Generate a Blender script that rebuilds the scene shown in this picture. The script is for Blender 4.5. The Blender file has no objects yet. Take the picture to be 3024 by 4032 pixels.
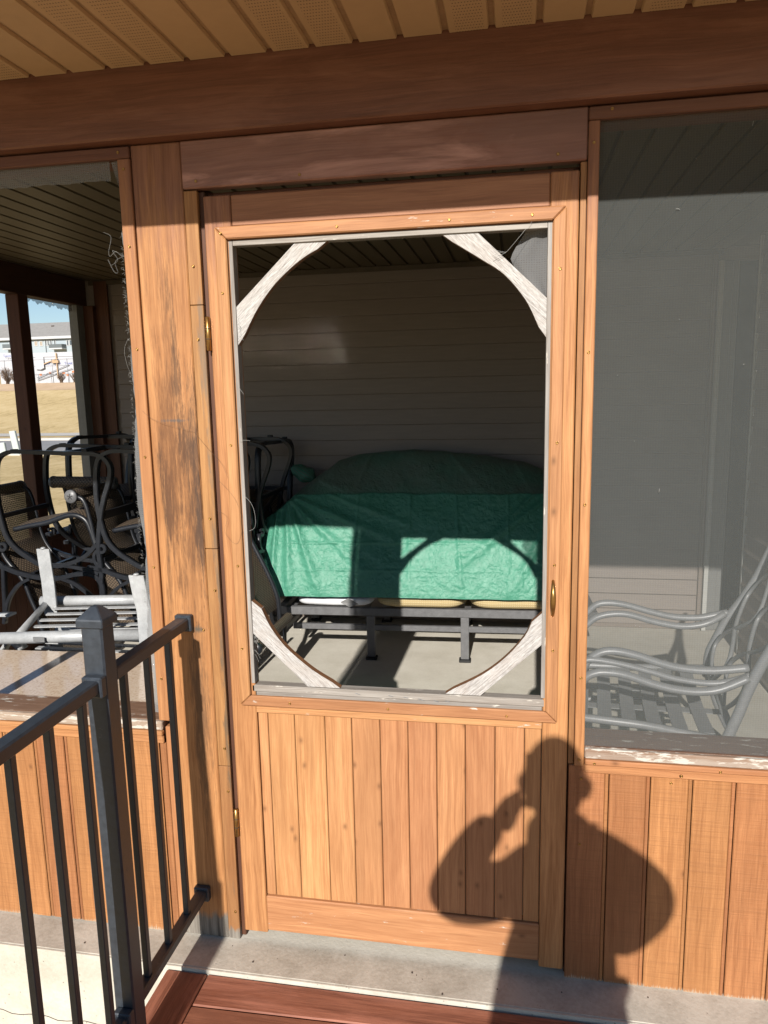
import bpy, bmesh, math, random
from mathutils import Vector, Matrix, noise
S = bpy.context.scene
COL = S.collection
R = math.radians
rnd = random.Random(7)

# ------------------------------------------------------------------ camera, sky, sun, exposure
CAM = Vector((0.0, -1.82, 1.585))
RT = Vector((0.98422017, 0.17574984, -0.02055826))
UP = Vector((-0.00891081, 0.16526303, 0.98620927))
FW = Vector((-0.17672364, 0.97046387, -0.16422128))
cd = bpy.data.cameras.new('camera')
cam = bpy.data.objects.new('camera', cd); COL.objects.link(cam)
cd.sensor_fit = 'AUTO'; cd.sensor_width = 36.0; cd.lens = 2904.3 / 4032 * 36.0
cd.clip_start = 0.02; cd.clip_end = 1500
m = Matrix((RT, UP, -FW)).transposed().to_4x4(); m.translation = CAM
cam.matrix_world = m
S.camera = cam

SUN_EL, SUN_AZ = R(27.5), R(1.2)
W = bpy.data.worlds.new('World'); S.world = W; W.use_nodes = True
wt = W.node_tree
sky = wt.nodes.new('ShaderNodeTexSky'); sky.sky_type = 'NISHITA'; sky.sun_disc = False
sky.sun_elevation = SUN_EL; sky.sun_rotation = math.pi + SUN_AZ
sky.altitude = 250; sky.air_density = 1.0; sky.dust_density = 0.3; sky.ozone_density = 2.5
bg = wt.nodes['Background']; bg.inputs[1].default_value = 0.07
wt.links.new(sky.outputs[0], bg.inputs[0])
sl = bpy.data.lights.new('sun', 'SUN'); sl.energy = 5.0; sl.angle = R(0.53); sl.color = (1.0, 0.95, 0.88)
sun = bpy.data.objects.new('sun', sl); COL.objects.link(sun)
LD = Vector((math.sin(SUN_AZ) * math.cos(SUN_EL), math.cos(SUN_AZ) * math.cos(SUN_EL), -math.sin(SUN_EL)))
sun.rotation_euler = LD.to_track_quat('-Z', 'Y').to_euler(); sun.location = (-0.5, -8, 6)
S.view_settings.view_transform = 'Standard'; S.view_settings.look = 'None'
S.view_settings.gamma = 1.0; S.view_settings.exposure = 0.65; S.view_settings.use_curve_mapping = False
S.render.engine = 'CYCLES'
S.cycles.use_denoising = True
S.cycles.max_bounces = 10; S.cycles.diffuse_bounces = 5; S.cycles.transparent_max_bounces = 12
S.cycles.caustics_reflective = True; S.cycles.blur_glossy = 0.0; S.cycles.sample_clamp_indirect = 0.0

# ------------------------------------------------------------------ material helpers
ALB = 0.66       # real-world base colours under this exposure
class NT:
    def __init__(s, name):
        s.mat = bpy.data.materials.new(name); s.mat.use_nodes = True
        s.t = s.mat.node_tree; s.t.nodes.clear()
        s.out = s.t.nodes.new('ShaderNodeOutputMaterial')
    def n(s, typ, ins=None, **kw):
        nd = s.t.nodes.new(typ)
        for k, v in kw.items(): setattr(nd, k, v)
        for k, v in (ins or {}).items():
            if isinstance(v, bpy.types.NodeSocket): s.t.links.new(v, nd.inputs[k])
            else: nd.inputs[k].default_value = v
        return nd
    def math(s, op, a, b=0.0, c=0.0, clamp=False):
        return s.n('ShaderNodeMath', {0: a, 1: b, 2: c}, operation=op, use_clamp=clamp).outputs[0]
    def vmath(s, op, a, b=(0, 0, 0)):
        return s.n('ShaderNodeVectorMath', {0: a, 1: b}, operation=op).outputs[0]
    def noise(s, v, scale, detail=4, rough=0.55, dist=0.0):
        return s.n('ShaderNodeTexNoise', {'Vector': v, 'Scale': scale, 'Detail': detail, 'Roughness': rough, 'Distortion': dist}).outputs[0]
    def ramp(s, f, stops, interp='LINEAR'):
        nd = s.n('ShaderNodeValToRGB', {0: f}); cr = nd.color_ramp; cr.interpolation = interp
        while len(cr.elements) < len(stops): cr.elements.new(0.5)
        for e, (p, c) in zip(cr.elements, stops):
            e.position = p; e.color = (c, c, c, 1) if isinstance(c, (int, float)) else (*c, 1)
        return nd.outputs[0]
    def mix(s, f, a, b, blend='MIX'):
        nd = s.n('ShaderNodeMix', data_type='RGBA', blend_type=blend)
        for i, v in ((0, f), (6, a), (7, b)):
            if isinstance(v, bpy.types.NodeSocket): s.t.links.new(v, nd.inputs[i])
            else: nd.inputs[i].default_value = v if i == 0 else ((*v, 1) if len(v) == 3 else v)
        return nd.outputs[2]
    def objco(s, spread=40.0):
        co = s.n('ShaderNodeTexCoord').outputs['Object']
        rv = s.n('ShaderNodeObjectInfo').outputs['Random']
        off = s.n('ShaderNodeCombineXYZ', {0: s.math('MULTIPLY', rv, spread), 1: s.math('MULTIPLY', rv, spread * 1.7), 2: s.math('MULTIPLY', rv, spread * 2.3)}).outputs[0]
        return s.vmath('ADD', co, off), rv
    def world(s):
        return s.n('ShaderNodeNewGeometry').outputs['Position']
    def bump(s, h, strength=0.3, dist=0.002):
        return s.n('ShaderNodeBump', {'Height': h, 'Strength': strength, 'Distance': dist}).outputs[0]
    def bsdf(s, col, rough=0.6, metal=0.0, spec=0.5, normal=None, **kw):
        ins = {'Base Color': s.mix(1.0, col, (ALB, ALB, ALB), 'MULTIPLY') if isinstance(col, bpy.types.NodeSocket) else (*[c * ALB for c in col], 1), 'Roughness': rough, 'Metallic': metal, 'Specular IOR Level': spec}
        if normal is not None: ins['Normal'] = normal
        ins.update(kw)
        b = s.n('ShaderNodeBsdfPrincipled', ins); s.t.links.new(b.outputs[0], s.out.inputs[0]); return b

def scale3(nt, v, sc):
    return nt.vmath('MULTIPLY', v, sc)

def wood(name, light, dark, axis='Z', grain=1.0, knots=0.5, rough=0.62, sawn=0.0, chips=0.0, patches=0.35, contrast=1.0, spots=None, gray_low=None, foot=0.0, stain=0.0, haze=0.0):
    nt = NT(name); v, rv = nt.objco()
    al, ac = 2.4, 64.0
    sc = {'Z': (ac, ac, al), 'X': (al, ac, ac), 'Y': (ac, al, ac)}[axis]
    warp = nt.noise(v, 3.0, 2)
    wv = nt.vmath('ADD', v, nt.n('ShaderNodeCombineXYZ', {0: nt.math('MULTIPLY', warp, 0.03), 1: 0.0, 2: nt.math('MULTIPLY', warp, 0.03)}).outputs[0])
    g1 = nt.noise(scale3(nt, wv, sc), 1.0, 5, 0.6, 0.6)
    fine = {'Z': (290, 290, 10), 'X': (10, 290, 290), 'Y': (290, 10, 290)}[axis]
    g2 = nt.noise(scale3(nt, wv, fine), 1.0, 3, 0.65)
    g = nt.math('ADD', nt.math('MULTIPLY', g1, 0.6), nt.math('MULTIPLY', g2, 0.4))
    f = nt.ramp(g, [(0.5 - 0.16 / contrast, 0.0), (0.5 + 0.13 / contrast, 1.0)])
    mid = tuple(0.5 * (a + b) for a, b in zip(light, dark))
    col = nt.mix(f, dark, light)
    pore = nt.noise(scale3(nt, wv, {'Z': (230, 230, 4), 'X': (4, 230, 230), 'Y': (230, 4, 230)}[axis]), 1.0, 4, 0.7)
    col = nt.mix(nt.math('MULTIPLY', nt.ramp(pore, [(0.53, 0.0), (0.68, 1.0)]), 0.34), col, tuple(c * 0.55 for c in dark))
    # broad tone differences along and between boards
    big = nt.noise(scale3(nt, v, {'Z': (5, 5, 1.3), 'X': (1.3, 5, 5), 'Y': (5, 1.3, 5)}[axis]), 1.0, 4, 0.6)
    col = nt.mix(nt.math('MULTIPLY', nt.ramp(big, [(0.40, 0.0), (0.66, 1.0)]), patches), col, tuple(c * 0.62 for c in mid))
    bl = nt.noise(scale3(nt, v, {'Z': (16, 16, 5), 'X': (5, 16, 16), 'Y': (16, 5, 16)}[axis]), 1.0, 5, 0.7, 0.6)
    col = nt.mix(nt.math('MULTIPLY', nt.ramp(bl, [(0.50, 0.0), (0.68, 1.0)]), 0.55 * patches), col, (light[0] * 0.62, light[1] * 0.50, light[2] * 0.42))
    hs = nt.n('ShaderNodeHueSaturation', {'Hue': nt.math('ADD', 0.5, nt.math('MULTIPLY', nt.math('SUBTRACT', rv, 0.5), 0.010)),
              'Saturation': 1.0, 'Value': nt.math('ADD', 0.88, nt.math('MULTIPLY', rv, 0.22)), 'Color': col}).outputs[0]
    col = hs
    if knots:
        sk = nt.n('ShaderNodeSeparateXYZ', {0: wv}); iu, iv = {'Z': (0, 2), 'X': (2, 0), 'Y': (0, 1)}[axis]
        kv = nt.n('ShaderNodeCombineXYZ', {0: nt.math('MULTIPLY', sk.outputs[iu], 13.0), 1: nt.math('MULTIPLY', sk.outputs[iv], 8.0), 2: 0.0}).outputs[0]
        kd = nt.n('ShaderNodeTexVoronoi', {'Vector': kv, 'Scale': 1.0, 'Randomness': 1.0}, voronoi_dimensions='2D')
        rr = nt.n('ShaderNodeSeparateColor', {0: kd.outputs['Color']}).outputs[0]
        on = nt.math('GREATER_THAN', rr, 1.0 - 0.30 * knots)
        kf = nt.math('MULTIPLY', nt.ramp(kd.outputs['Distance'], [(0.02, 1.0), (0.07, 0.4), (0.13, 0.0)]), on)
        col = nt.mix(nt.math('MULTIPLY', kf, 0.6), col, tuple(c * 0.38 for c in dark))
    height = g
    if sawn:
        sw = nt.noise(scale3(nt, v, {'Z': (6, 6, 260), 'X': (260, 6, 6), 'Y': (6, 260, 6)}[axis]), 1.0, 2, 0.5)
        height = nt.math('ADD', g, nt.math('MULTIPLY', sw, sawn))
        col = nt.mix(nt.math('MULTIPLY', nt.ramp(sw, [(0.5, 0.0), (0.72, 1.0)]), 0.35 * sawn), col, tuple(c * 0.6 for c in mid))
    if chips:
        cn = nt.noise(scale3(nt, v, {'Z': (60, 60, 14), 'X': (14, 60, 60), 'Y': (60, 14, 60)}[axis]), 1.0, 5, 0.7)
        col = nt.mix(nt.ramp(cn, [(0.66 - 0.16 * chips, 0.0), (0.72 - 0.16 * chips, 1.0)]), col, (0.68, 0.63, 0.55))
    if spots:
        p = nt.world(); xyz = nt.n('ShaderNodeSeparateXYZ', {0: p})
        x, z = xyz.outputs[0], xyz.outputs[2]
        st = nt.noise(scale3(nt, p, (170, 170, 17)), 1.0, 6, 0.75)
        st2 = nt.noise(scale3(nt, p, (28, 28, 4)), 1.0, 4, 0.6)
        for (cx, cz, sx, sz, amt, cc) in spots:
            dx = nt.math('DIVIDE', nt.math('SUBTRACT', nt.math('ADD', x, nt.math('MULTIPLY', nt.math('SUBTRACT', st2, 0.5), 0.05)), cx), sx); dz = nt.math('DIVIDE', nt.math('SUBTRACT', z, cz), sz)
            d = nt.math('SQRT', nt.math('ADD', nt.math('MULTIPLY', dx, dx), nt.math('MULTIPLY', dz, dz)))
            e = nt.math('SUBTRACT', nt.math('ADD', nt.math('MULTIPLY', st, 1.1), nt.math('MULTIPLY', st2, 0.9)), nt.math('MULTIPLY', d, 0.42))
            fm = nt.ramp(e, [(0.62, 0.0), (0.95, 1.0)])
            col = nt.mix(nt.math('MULTIPLY', fm, amt), col, cc)
    if haze:
        hz = nt.noise(scale3(nt, v, {'Z': (14, 14, 2.5), 'X': (2.5, 14, 14), 'Y': (14, 2.5, 14)}[axis]), 1.0, 5, 0.65, 0.5)
        col = nt.mix(nt.math('MULTIPLY', nt.ramp(hz, [(0.5, 0.0), (0.66, 1.0)]), haze), col, tuple(min(1, c * 1.35 + 0.05) for c in light))
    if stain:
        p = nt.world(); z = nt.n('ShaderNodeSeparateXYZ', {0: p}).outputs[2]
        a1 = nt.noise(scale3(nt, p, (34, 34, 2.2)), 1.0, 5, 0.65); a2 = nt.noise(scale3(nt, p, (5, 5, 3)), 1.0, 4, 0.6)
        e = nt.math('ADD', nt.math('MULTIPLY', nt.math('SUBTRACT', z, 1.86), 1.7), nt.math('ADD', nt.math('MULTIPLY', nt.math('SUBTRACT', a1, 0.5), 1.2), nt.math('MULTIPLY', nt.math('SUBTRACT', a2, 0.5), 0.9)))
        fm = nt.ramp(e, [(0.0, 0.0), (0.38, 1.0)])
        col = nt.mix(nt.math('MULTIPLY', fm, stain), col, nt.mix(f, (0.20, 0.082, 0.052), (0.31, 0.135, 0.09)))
    if foot:
        p = nt.world(); z = nt.n('ShaderNodeSeparateXYZ', {0: p}).outputs[2]
        cn = nt.math('ADD', nt.math('MULTIPLY', nt.noise(scale3(nt, p, (300, 300, 16)), 1.0, 4, 0.6), 1.0), nt.math('MULTIPLY', nt.noise(scale3(nt, p, (9, 9, 3)), 1.0, 3), 0.6))
        e = nt.math('SUBTRACT', cn, nt.math('DIVIDE', z, foot))
        col = nt.mix(nt.math('MULTIPLY', nt.ramp(e, [(0.66, 0.0), (0.84, 1.0)]), 0.8), col, (0.55, 0.46, 0.35))
    if gray_low:
        p = nt.world(); z = nt.n('ShaderNodeSeparateXYZ', {0: p}).outputs[2]
        e = nt.math('ADD', z, nt.math('MULTIPLY', nt.noise(scale3(nt, p, (30, 30, 12)), 1.0, 4), 0.09))
        fm = nt.ramp(nt.math('DIVIDE', e, gray_low * 2), [(0.46, 1.0), (0.54, 0.0)])
        gc = nt.mix(f, (0.10, 0.085, 0.07), (0.36, 0.32, 0.27))
        col = nt.mix(fm, col, gc)
    nt.bsdf(col, rough, 0, 0.35, nt.bump(height, 0.55, 0.0016))
    return nt.mat

def plain(name, col, rough=0.5, metal=0.0, spec=0.5, var=0.25, scale=18.0, bump=0.15, bdist=0.001):
    nt = NT(name); v, rv = nt.objco(10)
    a = nt.noise(v, scale, 5, 0.6); b = nt.noise(v, scale * 7, 3, 0.6)
    g = nt.math('ADD', nt.math('MULTIPLY', a, 0.6), nt.math('MULTIPLY', b, 0.4))
    c = nt.mix(nt.ramp(g, [(0.3, 0.0), (0.7, 1.0)]), tuple(x * (1 - var) for x in col), tuple(min(1, x * (1 + var)) for x in col))
    r = nt.math('ADD', rough - 0.08, nt.math('MULTIPLY', g, 0.16))
    nt.bsdf(c, r, metal, spec, nt.bump(g, bump, bdist))
    return nt.mat

M = {}
LW, DW = (0.64, 0.297, 0.125), (0.38, 0.15, 0.056)
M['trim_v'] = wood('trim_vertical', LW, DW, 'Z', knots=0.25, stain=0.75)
M['trim_h'] = wood('trim_horizontal', LW, DW, 'X', knots=0.25)
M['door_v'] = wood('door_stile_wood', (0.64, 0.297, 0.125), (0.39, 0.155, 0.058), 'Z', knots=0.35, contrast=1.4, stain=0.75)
M['door_plank'] = wood('door_plank_wood', (0.72, 0.355, 0.155), (0.45, 0.19, 0.074), 'Z', knots=1.0, contrast=1.15, patches=0.45)
M['door_h'] = wood('door_rail_wood', (0.70, 0.345, 0.155), (0.44, 0.185, 0.074), 'X', knots=0.6, chips=0.2)
M['door_top'] = wood('door_top_rail_wood', (0.50, 0.225, 0.125), (0.30, 0.118, 0.062), 'X', knots=0.6)
M['bead_h'] = wood('bead_wood_h', (0.66, 0.325, 0.14), (0.40, 0.175, 0.067), 'X', knots=0.1, chips=0.1)
M['bead_v'] = wood('bead_wood_v', (0.66, 0.325, 0.14), (0.40, 0.175, 0.067), 'Z', knots=0.1)
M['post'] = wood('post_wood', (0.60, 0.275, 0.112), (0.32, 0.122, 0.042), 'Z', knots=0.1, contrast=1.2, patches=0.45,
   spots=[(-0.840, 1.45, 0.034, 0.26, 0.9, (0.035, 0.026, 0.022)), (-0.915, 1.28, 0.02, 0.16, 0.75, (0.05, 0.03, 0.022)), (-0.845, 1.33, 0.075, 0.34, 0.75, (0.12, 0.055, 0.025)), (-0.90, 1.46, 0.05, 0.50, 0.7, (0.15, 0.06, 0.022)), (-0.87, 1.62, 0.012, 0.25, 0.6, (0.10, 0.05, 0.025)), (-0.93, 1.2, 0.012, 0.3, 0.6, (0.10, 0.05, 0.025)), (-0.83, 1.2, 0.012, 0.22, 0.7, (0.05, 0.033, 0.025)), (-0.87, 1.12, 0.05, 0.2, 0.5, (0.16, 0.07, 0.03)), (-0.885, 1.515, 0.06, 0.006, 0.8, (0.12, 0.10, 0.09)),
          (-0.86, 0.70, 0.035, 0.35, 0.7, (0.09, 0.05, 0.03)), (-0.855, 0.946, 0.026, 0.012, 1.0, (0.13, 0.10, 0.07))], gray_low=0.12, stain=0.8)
M['strip'] = wood('stop_strip_wood', (0.56, 0.275, 0.105), (0.31, 0.13, 0.046), 'Z', knots=0.4, patches=0.6,
   spots=[(-0.79, 1.0, 0.012, 0.6, 0.7, (0.16, 0.12, 0.085)), (-0.79, 0.65, 0.012, 0.4, 0.6, (0.14, 0.10, 0.06)), (-0.79, 1.62, 0.012, 0.3, 0.6, (0.2, 0.16, 0.12))], gray_low=0.07)
M['board'] = wood('wall_board_wood', (0.57, 0.248, 0.098), (0.34, 0.132, 0.047), 'Z', knots=0.15, sawn=0.9, patches=0.55, contrast=1.0, foot=0.05)
M['sill_top'] = wood('sill_weathered', (0.34, 0.20, 0.13), (0.17, 0.085, 0.05), 'X', knots=0, chips=0.45)
M['sill_edge'] = wood('sill_bare_edge', (0.56, 0.47, 0.38), (0.33, 0.19, 0.11), 'X', knots=0, chips=0.8)
M['beam'] = wood('beam_dark_stain', (0.31, 0.137, 0.082), (0.19, 0.079, 0.046), 'X', knots=0.12, patches=0.4, rough=0.5, haze=0.25)
M['header'] = wood('header_dark_stain', (0.47, 0.235, 0.18), (0.30, 0.135, 0.097), 'X', knots=0.05, patches=1.0, rough=0.5, haze=0.8)
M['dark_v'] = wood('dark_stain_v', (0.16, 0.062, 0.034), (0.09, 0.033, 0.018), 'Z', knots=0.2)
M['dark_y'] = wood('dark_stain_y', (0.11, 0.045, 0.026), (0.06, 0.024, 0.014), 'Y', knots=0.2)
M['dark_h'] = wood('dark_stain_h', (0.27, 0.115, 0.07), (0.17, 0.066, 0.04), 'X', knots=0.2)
M['deck'] = wood('deck_red_stain', (0.44, 0.165, 0.10), (0.19, 0.058, 0.034), 'X', knots=0.3, patches=0.8, contrast=1.5, haze=0.35)
M['deck_y'] = wood('deck_red_stain_y', (0.44, 0.165, 0.10), (0.19, 0.058, 0.034), 'Y', knots=0.3, patches=0.8, contrast=1.5, haze=0.35)
M['gray_h'] = wood('bare_gray_h', (0.50, 0.46, 0.41), (0.24, 0.20, 0.165), 'X', knots=0, chips=0.25)
M['gray_v'] = wood('bare_gray_v', (0.52, 0.49, 0.45), (0.25, 0.21, 0.18), 'Z', knots=0, chips=0.2)
M['brace_edge'] = wood('brace_brown_edge', (0.36, 0.18, 0.08), (0.22, 0.10, 0.045), 'X', knots=0)

def brace_mat():
    nt = NT('brace_bare_gray'); uv = nt.n('ShaderNodeUVMap').outputs[0]
    v = nt.vmath('ADD', uv, (3, 7, 1))
    a = nt.noise(scale3(nt, v, (16, 300, 1)), 1.0, 5, 0.7, 0.4); b = nt.noise(scale3(nt, v, (70, 700, 1)), 1.0, 3, 0.6)
    c = nt.noise(scale3(nt, v, (14, 30, 1)), 1.0, 4)
    g = nt.math('ADD', nt.math('MULTIPLY', a, 0.6), nt.math('MULTIPLY', b, 0.4))
    col = nt.mix(nt.ramp(g, [(0.36, 0.0), (0.60, 1.0)]), (0.25, 0.22, 0.20), (0.72, 0.70, 0.67))
    col = nt.mix(nt.math('MULTIPLY', nt.ramp(c, [(0.45, 0.0), (0.7, 1.0)]), 0.4), col, (0.50, 0.42, 0.36))
    nt.bsdf(col, 0.75, 0, 0.3, nt.bump(g, 0.7, 0.002)); return nt.mat
M['brace'] = brace_mat()

def concrete(name, light, dark, scale=3.0, speck=0.5, rough=0.85):
    nt = NT(name); p = nt.world()
    a = nt.noise(p, scale, 6, 0.65); b = nt.noise(p, 90, 4, 0.6); c = nt.noise(p, 9, 4, 0.6, 0.5)
    g = nt.math('ADD', nt.math('MULTIPLY', a, 0.5), nt.math('ADD', nt.math('MULTIPLY', c, 0.3), nt.math('MULTIPLY', b, 0.2)))
    col = nt.mix(nt.ramp(g, [(0.36, 0.0), (0.62, 1.0)]), dark, light)
    sp = nt.n('ShaderNodeTexVoronoi', {'Vector': p, 'Scale': 45.0}).outputs['Distance']
    col = nt.mix(nt.math('MULTIPLY', nt.ramp(sp, [(0.05, 1.0), (0.13, 0.0)]), speck), col, tuple(x * 0.5 for x in dark))
    nt.bsdf(col, rough, 0, 0.3, nt.bump(nt.math('ADD', b, c), 0.35, 0.003)); return nt.mat
def slab():
    nt = NT('concrete_slab'); p = nt.world()
    a = nt.noise(p, 3.0, 6, 0.65); b = nt.noise(p, 90, 4, 0.6); c = nt.noise(p, 9, 4, 0.6, 0.5)
    g = nt.math('ADD', nt.math('MULTIPLY', a, 0.5), nt.math('ADD', nt.math('MULTIPLY', c, 0.3), nt.math('MULTIPLY', b, 0.2)))
    col = nt.mix(nt.ramp(g, [(0.36, 0.0), (0.62, 1.0)]), (0.64, 0.595, 0.50), (0.80, 0.755, 0.655))
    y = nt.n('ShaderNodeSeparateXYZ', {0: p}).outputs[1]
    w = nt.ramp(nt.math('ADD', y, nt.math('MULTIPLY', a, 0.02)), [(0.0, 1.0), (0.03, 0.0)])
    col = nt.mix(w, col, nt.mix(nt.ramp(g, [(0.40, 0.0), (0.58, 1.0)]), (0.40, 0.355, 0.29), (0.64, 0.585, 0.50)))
    sp = nt.n('ShaderNodeTexVoronoi', {'Vector': p, 'Scale': 45.0}).outputs['Distance']
    col = nt.mix(nt.math('MULTIPLY', nt.ramp(sp, [(0.04, 1.0), (0.10, 0.0)]), 0.4), col, (0.2, 0.18, 0.15))
    nt.bsdf(col, 0.8, 0, 0.3, nt.bump(nt.math('ADD', b, c), 0.35, 0.003)); return nt.mat
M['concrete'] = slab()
M['foundation'] = concrete('foundation_paint', (0.78, 0.74, 0.64), (0.56, 0.51, 0.42), 4.0, 0.95)

def siding_mat(name, col):
    nt = NT(name); v, rv = nt.objco(20)
    g = nt.noise(scale3(nt, v, (6, 60, 60)), 1.0, 4, 0.6)
    c = nt.mix(nt.ramp(g, [(0.3, 0.0), (0.7, 1.0)]), tuple(x * 0.93 for x in col), tuple(x * 1.05 for x in col))
    nt.bsdf(c, 0.55, 0, 0.4, nt.bump(g, 0.25, 0.001)); return nt.mat
M['siding'] = siding_mat('taupe_vinyl', (0.33, 0.278, 0.24))
M['vinyl_trim'] = siding_mat('taupe_vinyl_trim', (0.31, 0.255, 0.215))
M['white_trim'] = siding_mat('white_casing', (0.66, 0.66, 0.62))
M['gray_trim'] = siding_mat('grey_jamb', (0.26, 0.26, 0.25))

def soffit(name, vented, col):
    nt = NT(name); v, rv = nt.objco(5); p = nt.world()
    g = nt.noise(p, 30, 3)
    c = nt.mix(g, tuple(x * 0.93 for x in col), tuple(x * 1.06 for x in col))
    nrm = nt.bump(nt.noise(p, 220, 2), 0.15, 0.001)
    if vented:
        s = nt.n('ShaderNodeSeparateXYZ', {0: p}); o = nt.n('ShaderNodeSeparateXYZ', {0: nt.n('ShaderNodeTexCoord').outputs['Object']}).outputs[0]
        fx = nt.math('SUBTRACT', nt.math('FRACT', nt.math('MULTIPLY', o, 160.0)), 0.5)
        row = nt.math('FLOOR', nt.math('MULTIPLY', s.outputs[1], 80.0))
        sh = nt.math('MULTIPLY', nt.math('FRACT', nt.math('MULTIPLY', row, 0.5)), 1.0)
        fx = nt.math('SUBTRACT', nt.math('FRACT', nt.math('ADD', nt.math('MULTIPLY', o, 160.0), sh)), 0.5)
        fy = nt.math('SUBTRACT', nt.math('FRACT', nt.math('MULTIPLY', s.outputs[1], 80.0)), 0.5)
        d = nt.math('ADD', nt.math('MULTIPLY', nt.math('MULTIPLY', fx, fx), 1.0), nt.math('MULTIPLY', nt.math('MULTIPLY', fy, fy), 2.2))
        hole = nt.ramp(d, [(0.035, 1.0), (0.09, 0.0)])
        inside = nt.math('LESS_THAN', nt.math('ABSOLUTE', o), 0.031)
        hole = nt.math('MULTIPLY', hole, inside)
        c = nt.mix(nt.math('MULTIPLY', hole, 0.75), c, (0.06, 0.035, 0.02))
    nt.bsdf(c, 0.5, 0, 0.35, nrm); return nt.mat
TAN, TAN_SHADED = (0.72, 0.49, 0.285), (0.15, 0.115, 0.066)
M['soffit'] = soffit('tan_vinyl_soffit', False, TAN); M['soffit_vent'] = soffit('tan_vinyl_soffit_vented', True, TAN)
M['soffit_in'] = soffit('tan_vinyl_soffit_shaded', False, TAN_SHADED); M['soffit_in_vent'] = soffit('tan_vinyl_soffit_vented_shaded', True, TAN_SHADED)  # same tan vinyl inside the porch, with the shade put into its colour
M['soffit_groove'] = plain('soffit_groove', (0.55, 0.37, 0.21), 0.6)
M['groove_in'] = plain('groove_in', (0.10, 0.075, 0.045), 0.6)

def screen_mat(name, col, op):
    nt = NT(name); p = nt.world()
    n1 = nt.noise(p, 14, 4, 0.6); n2 = nt.noise(p, 160, 2, 0.5)
    wv = nt.n('ShaderNodeTexWave', {'Vector': p, 'Scale': 52.0, 'Distortion': 1.5, 'Detail': 2.0}, wave_type='BANDS', bands_direction='X').outputs[1]
    wz = nt.n('ShaderNodeTexWave', {'Vector': p, 'Scale': 61.0, 'Distortion': 1.5, 'Detail': 2.0}, wave_type='BANDS', bands_direction='Z').outputs[1]
    f = nt.math('ADD', op - 0.12, nt.math('ADD', nt.math('MULTIPLY', n1, 0.06), nt.math('ADD', nt.math('MULTIPLY', n2, 0.07), nt.math('MULTIPLY', nt.math('ADD', wv, wz), 0.055))))
    d = nt.n('ShaderNodeBsdfDiffuse', {'Color': (*[c * ALB for c in col], 1), 'Roughness': 0.5}); t = nt.n('ShaderNodeBsdfTransparent')
    mx = nt.n('ShaderNodeMixShader', {0: f, 1: t.outputs[0], 2: d.outputs[0]}); nt.t.links.new(mx.outputs[0], nt.out.inputs[0]); return nt.mat
M['screen'] = screen_mat('insect_screen', (0.20, 0.212, 0.204), 0.385)
M['screen_torn'] = screen_mat('insect_screen_torn', (0.30, 0.30, 0.30), 0.66)
M['thread'] = plain('pale_fibre', (0.42, 0.42, 0.40), 0.7)

def railmat():
    nt = NT('rail_charcoal_paint'); p = nt.world()
    a = nt.noise(p, 60, 5, 0.6); b = nt.noise(p, 420, 3, 0.6); c = nt.noise(scale3(nt, p, (40, 40, 140)), 1.0, 5, 0.75)
    col = nt.mix(nt.ramp(a, [(0.3, 0.0), (0.7, 1.0)]), (0.027, 0.034, 0.045), (0.045, 0.056, 0.072))
    col = nt.mix(nt.math('MULTIPLY', nt.ramp(c, [(0.66, 0.0), (0.72, 1.0)]), 0.55), col, (0.20, 0.20, 0.20))
    nt.bsdf(col, nt.math('ADD', 0.34, nt.math('MULTIPLY', a, 0.2)), 0, 0.5, nt.bump(b, 0.4, 0.0008)); return nt.mat
M['rail'] = railmat()
M['rail_plain'] = plain('rail_charcoal_paint', (0.034, 0.043, 0.056), 0.42, 0.0, 0.5, 0.2, 60, 0.35, 0.0008)
M['chair_metal'] = plain('chair_charcoal_metal', (0.017, 0.019, 0.024), 0.38, 0.0, 0.5, 0.3, 40, 0.2)
M['sofa_metal'] = plain('sofa_grey_metal', (0.16, 0.16, 0.165), 0.42, 0.0, 0.5, 0.25, 30, 0.15)
M['silver'] = plain('silver_aluminium', (0.50, 0.51, 0.515), 0.42, 0.1, 0.5, 0.22, 25, 0.15)
M['cast'] = plain('cast_aluminium_grey', (0.36, 0.365, 0.37), 0.40, 0.12, 0.5, 0.15, 40, 0.2)
M['black'] = plain('black_rubber', (0.015, 0.015, 0.016), 0.6)
M['brass'] = plain('aged_brass', (0.48, 0.27, 0.085), 0.33, 0.9, 0.5, 0.35, 60, 0.1)
M['plate'] = plain('plate_grey', (0.22, 0.22, 0.22), 0.5)
M['white_cloth'] = plain('white_cushion', (0.84, 0.85, 0.88), 0.8, 0, 0.2, 0.06, 12, 0.5, 0.006)
M['glass'] = plain('door_glass_dark', (0.03, 0.032, 0.034), 0.06, 0, 0.6, 0.1, 3, 0.0)

def cream():
    nt = NT('cream_rib_cushion'); p = nt.world()
    w = nt.n('ShaderNodeTexWave', {'Vector': p, 'Scale': 22.0, 'Distortion': 1.2, 'Detail': 2.0}, wave_type='BANDS', bands_direction='Z').outputs[1]
    w2 = nt.n('ShaderNodeTexWave', {'Vector': p, 'Scale': 30.0, 'Distortion': 2.0, 'Detail': 2.0}, wave_type='BANDS', bands_direction='X').outputs[1]
    h = nt.math('MULTIPLY', w, w2)
    nt.bsdf(nt.mix(h, (0.52, 0.40, 0.20), (0.72, 0.60, 0.36)), 0.85, 0, 0.2, nt.bump(h, 0.5, 0.004)); return nt.mat
M['cream'] = cream()

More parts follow.
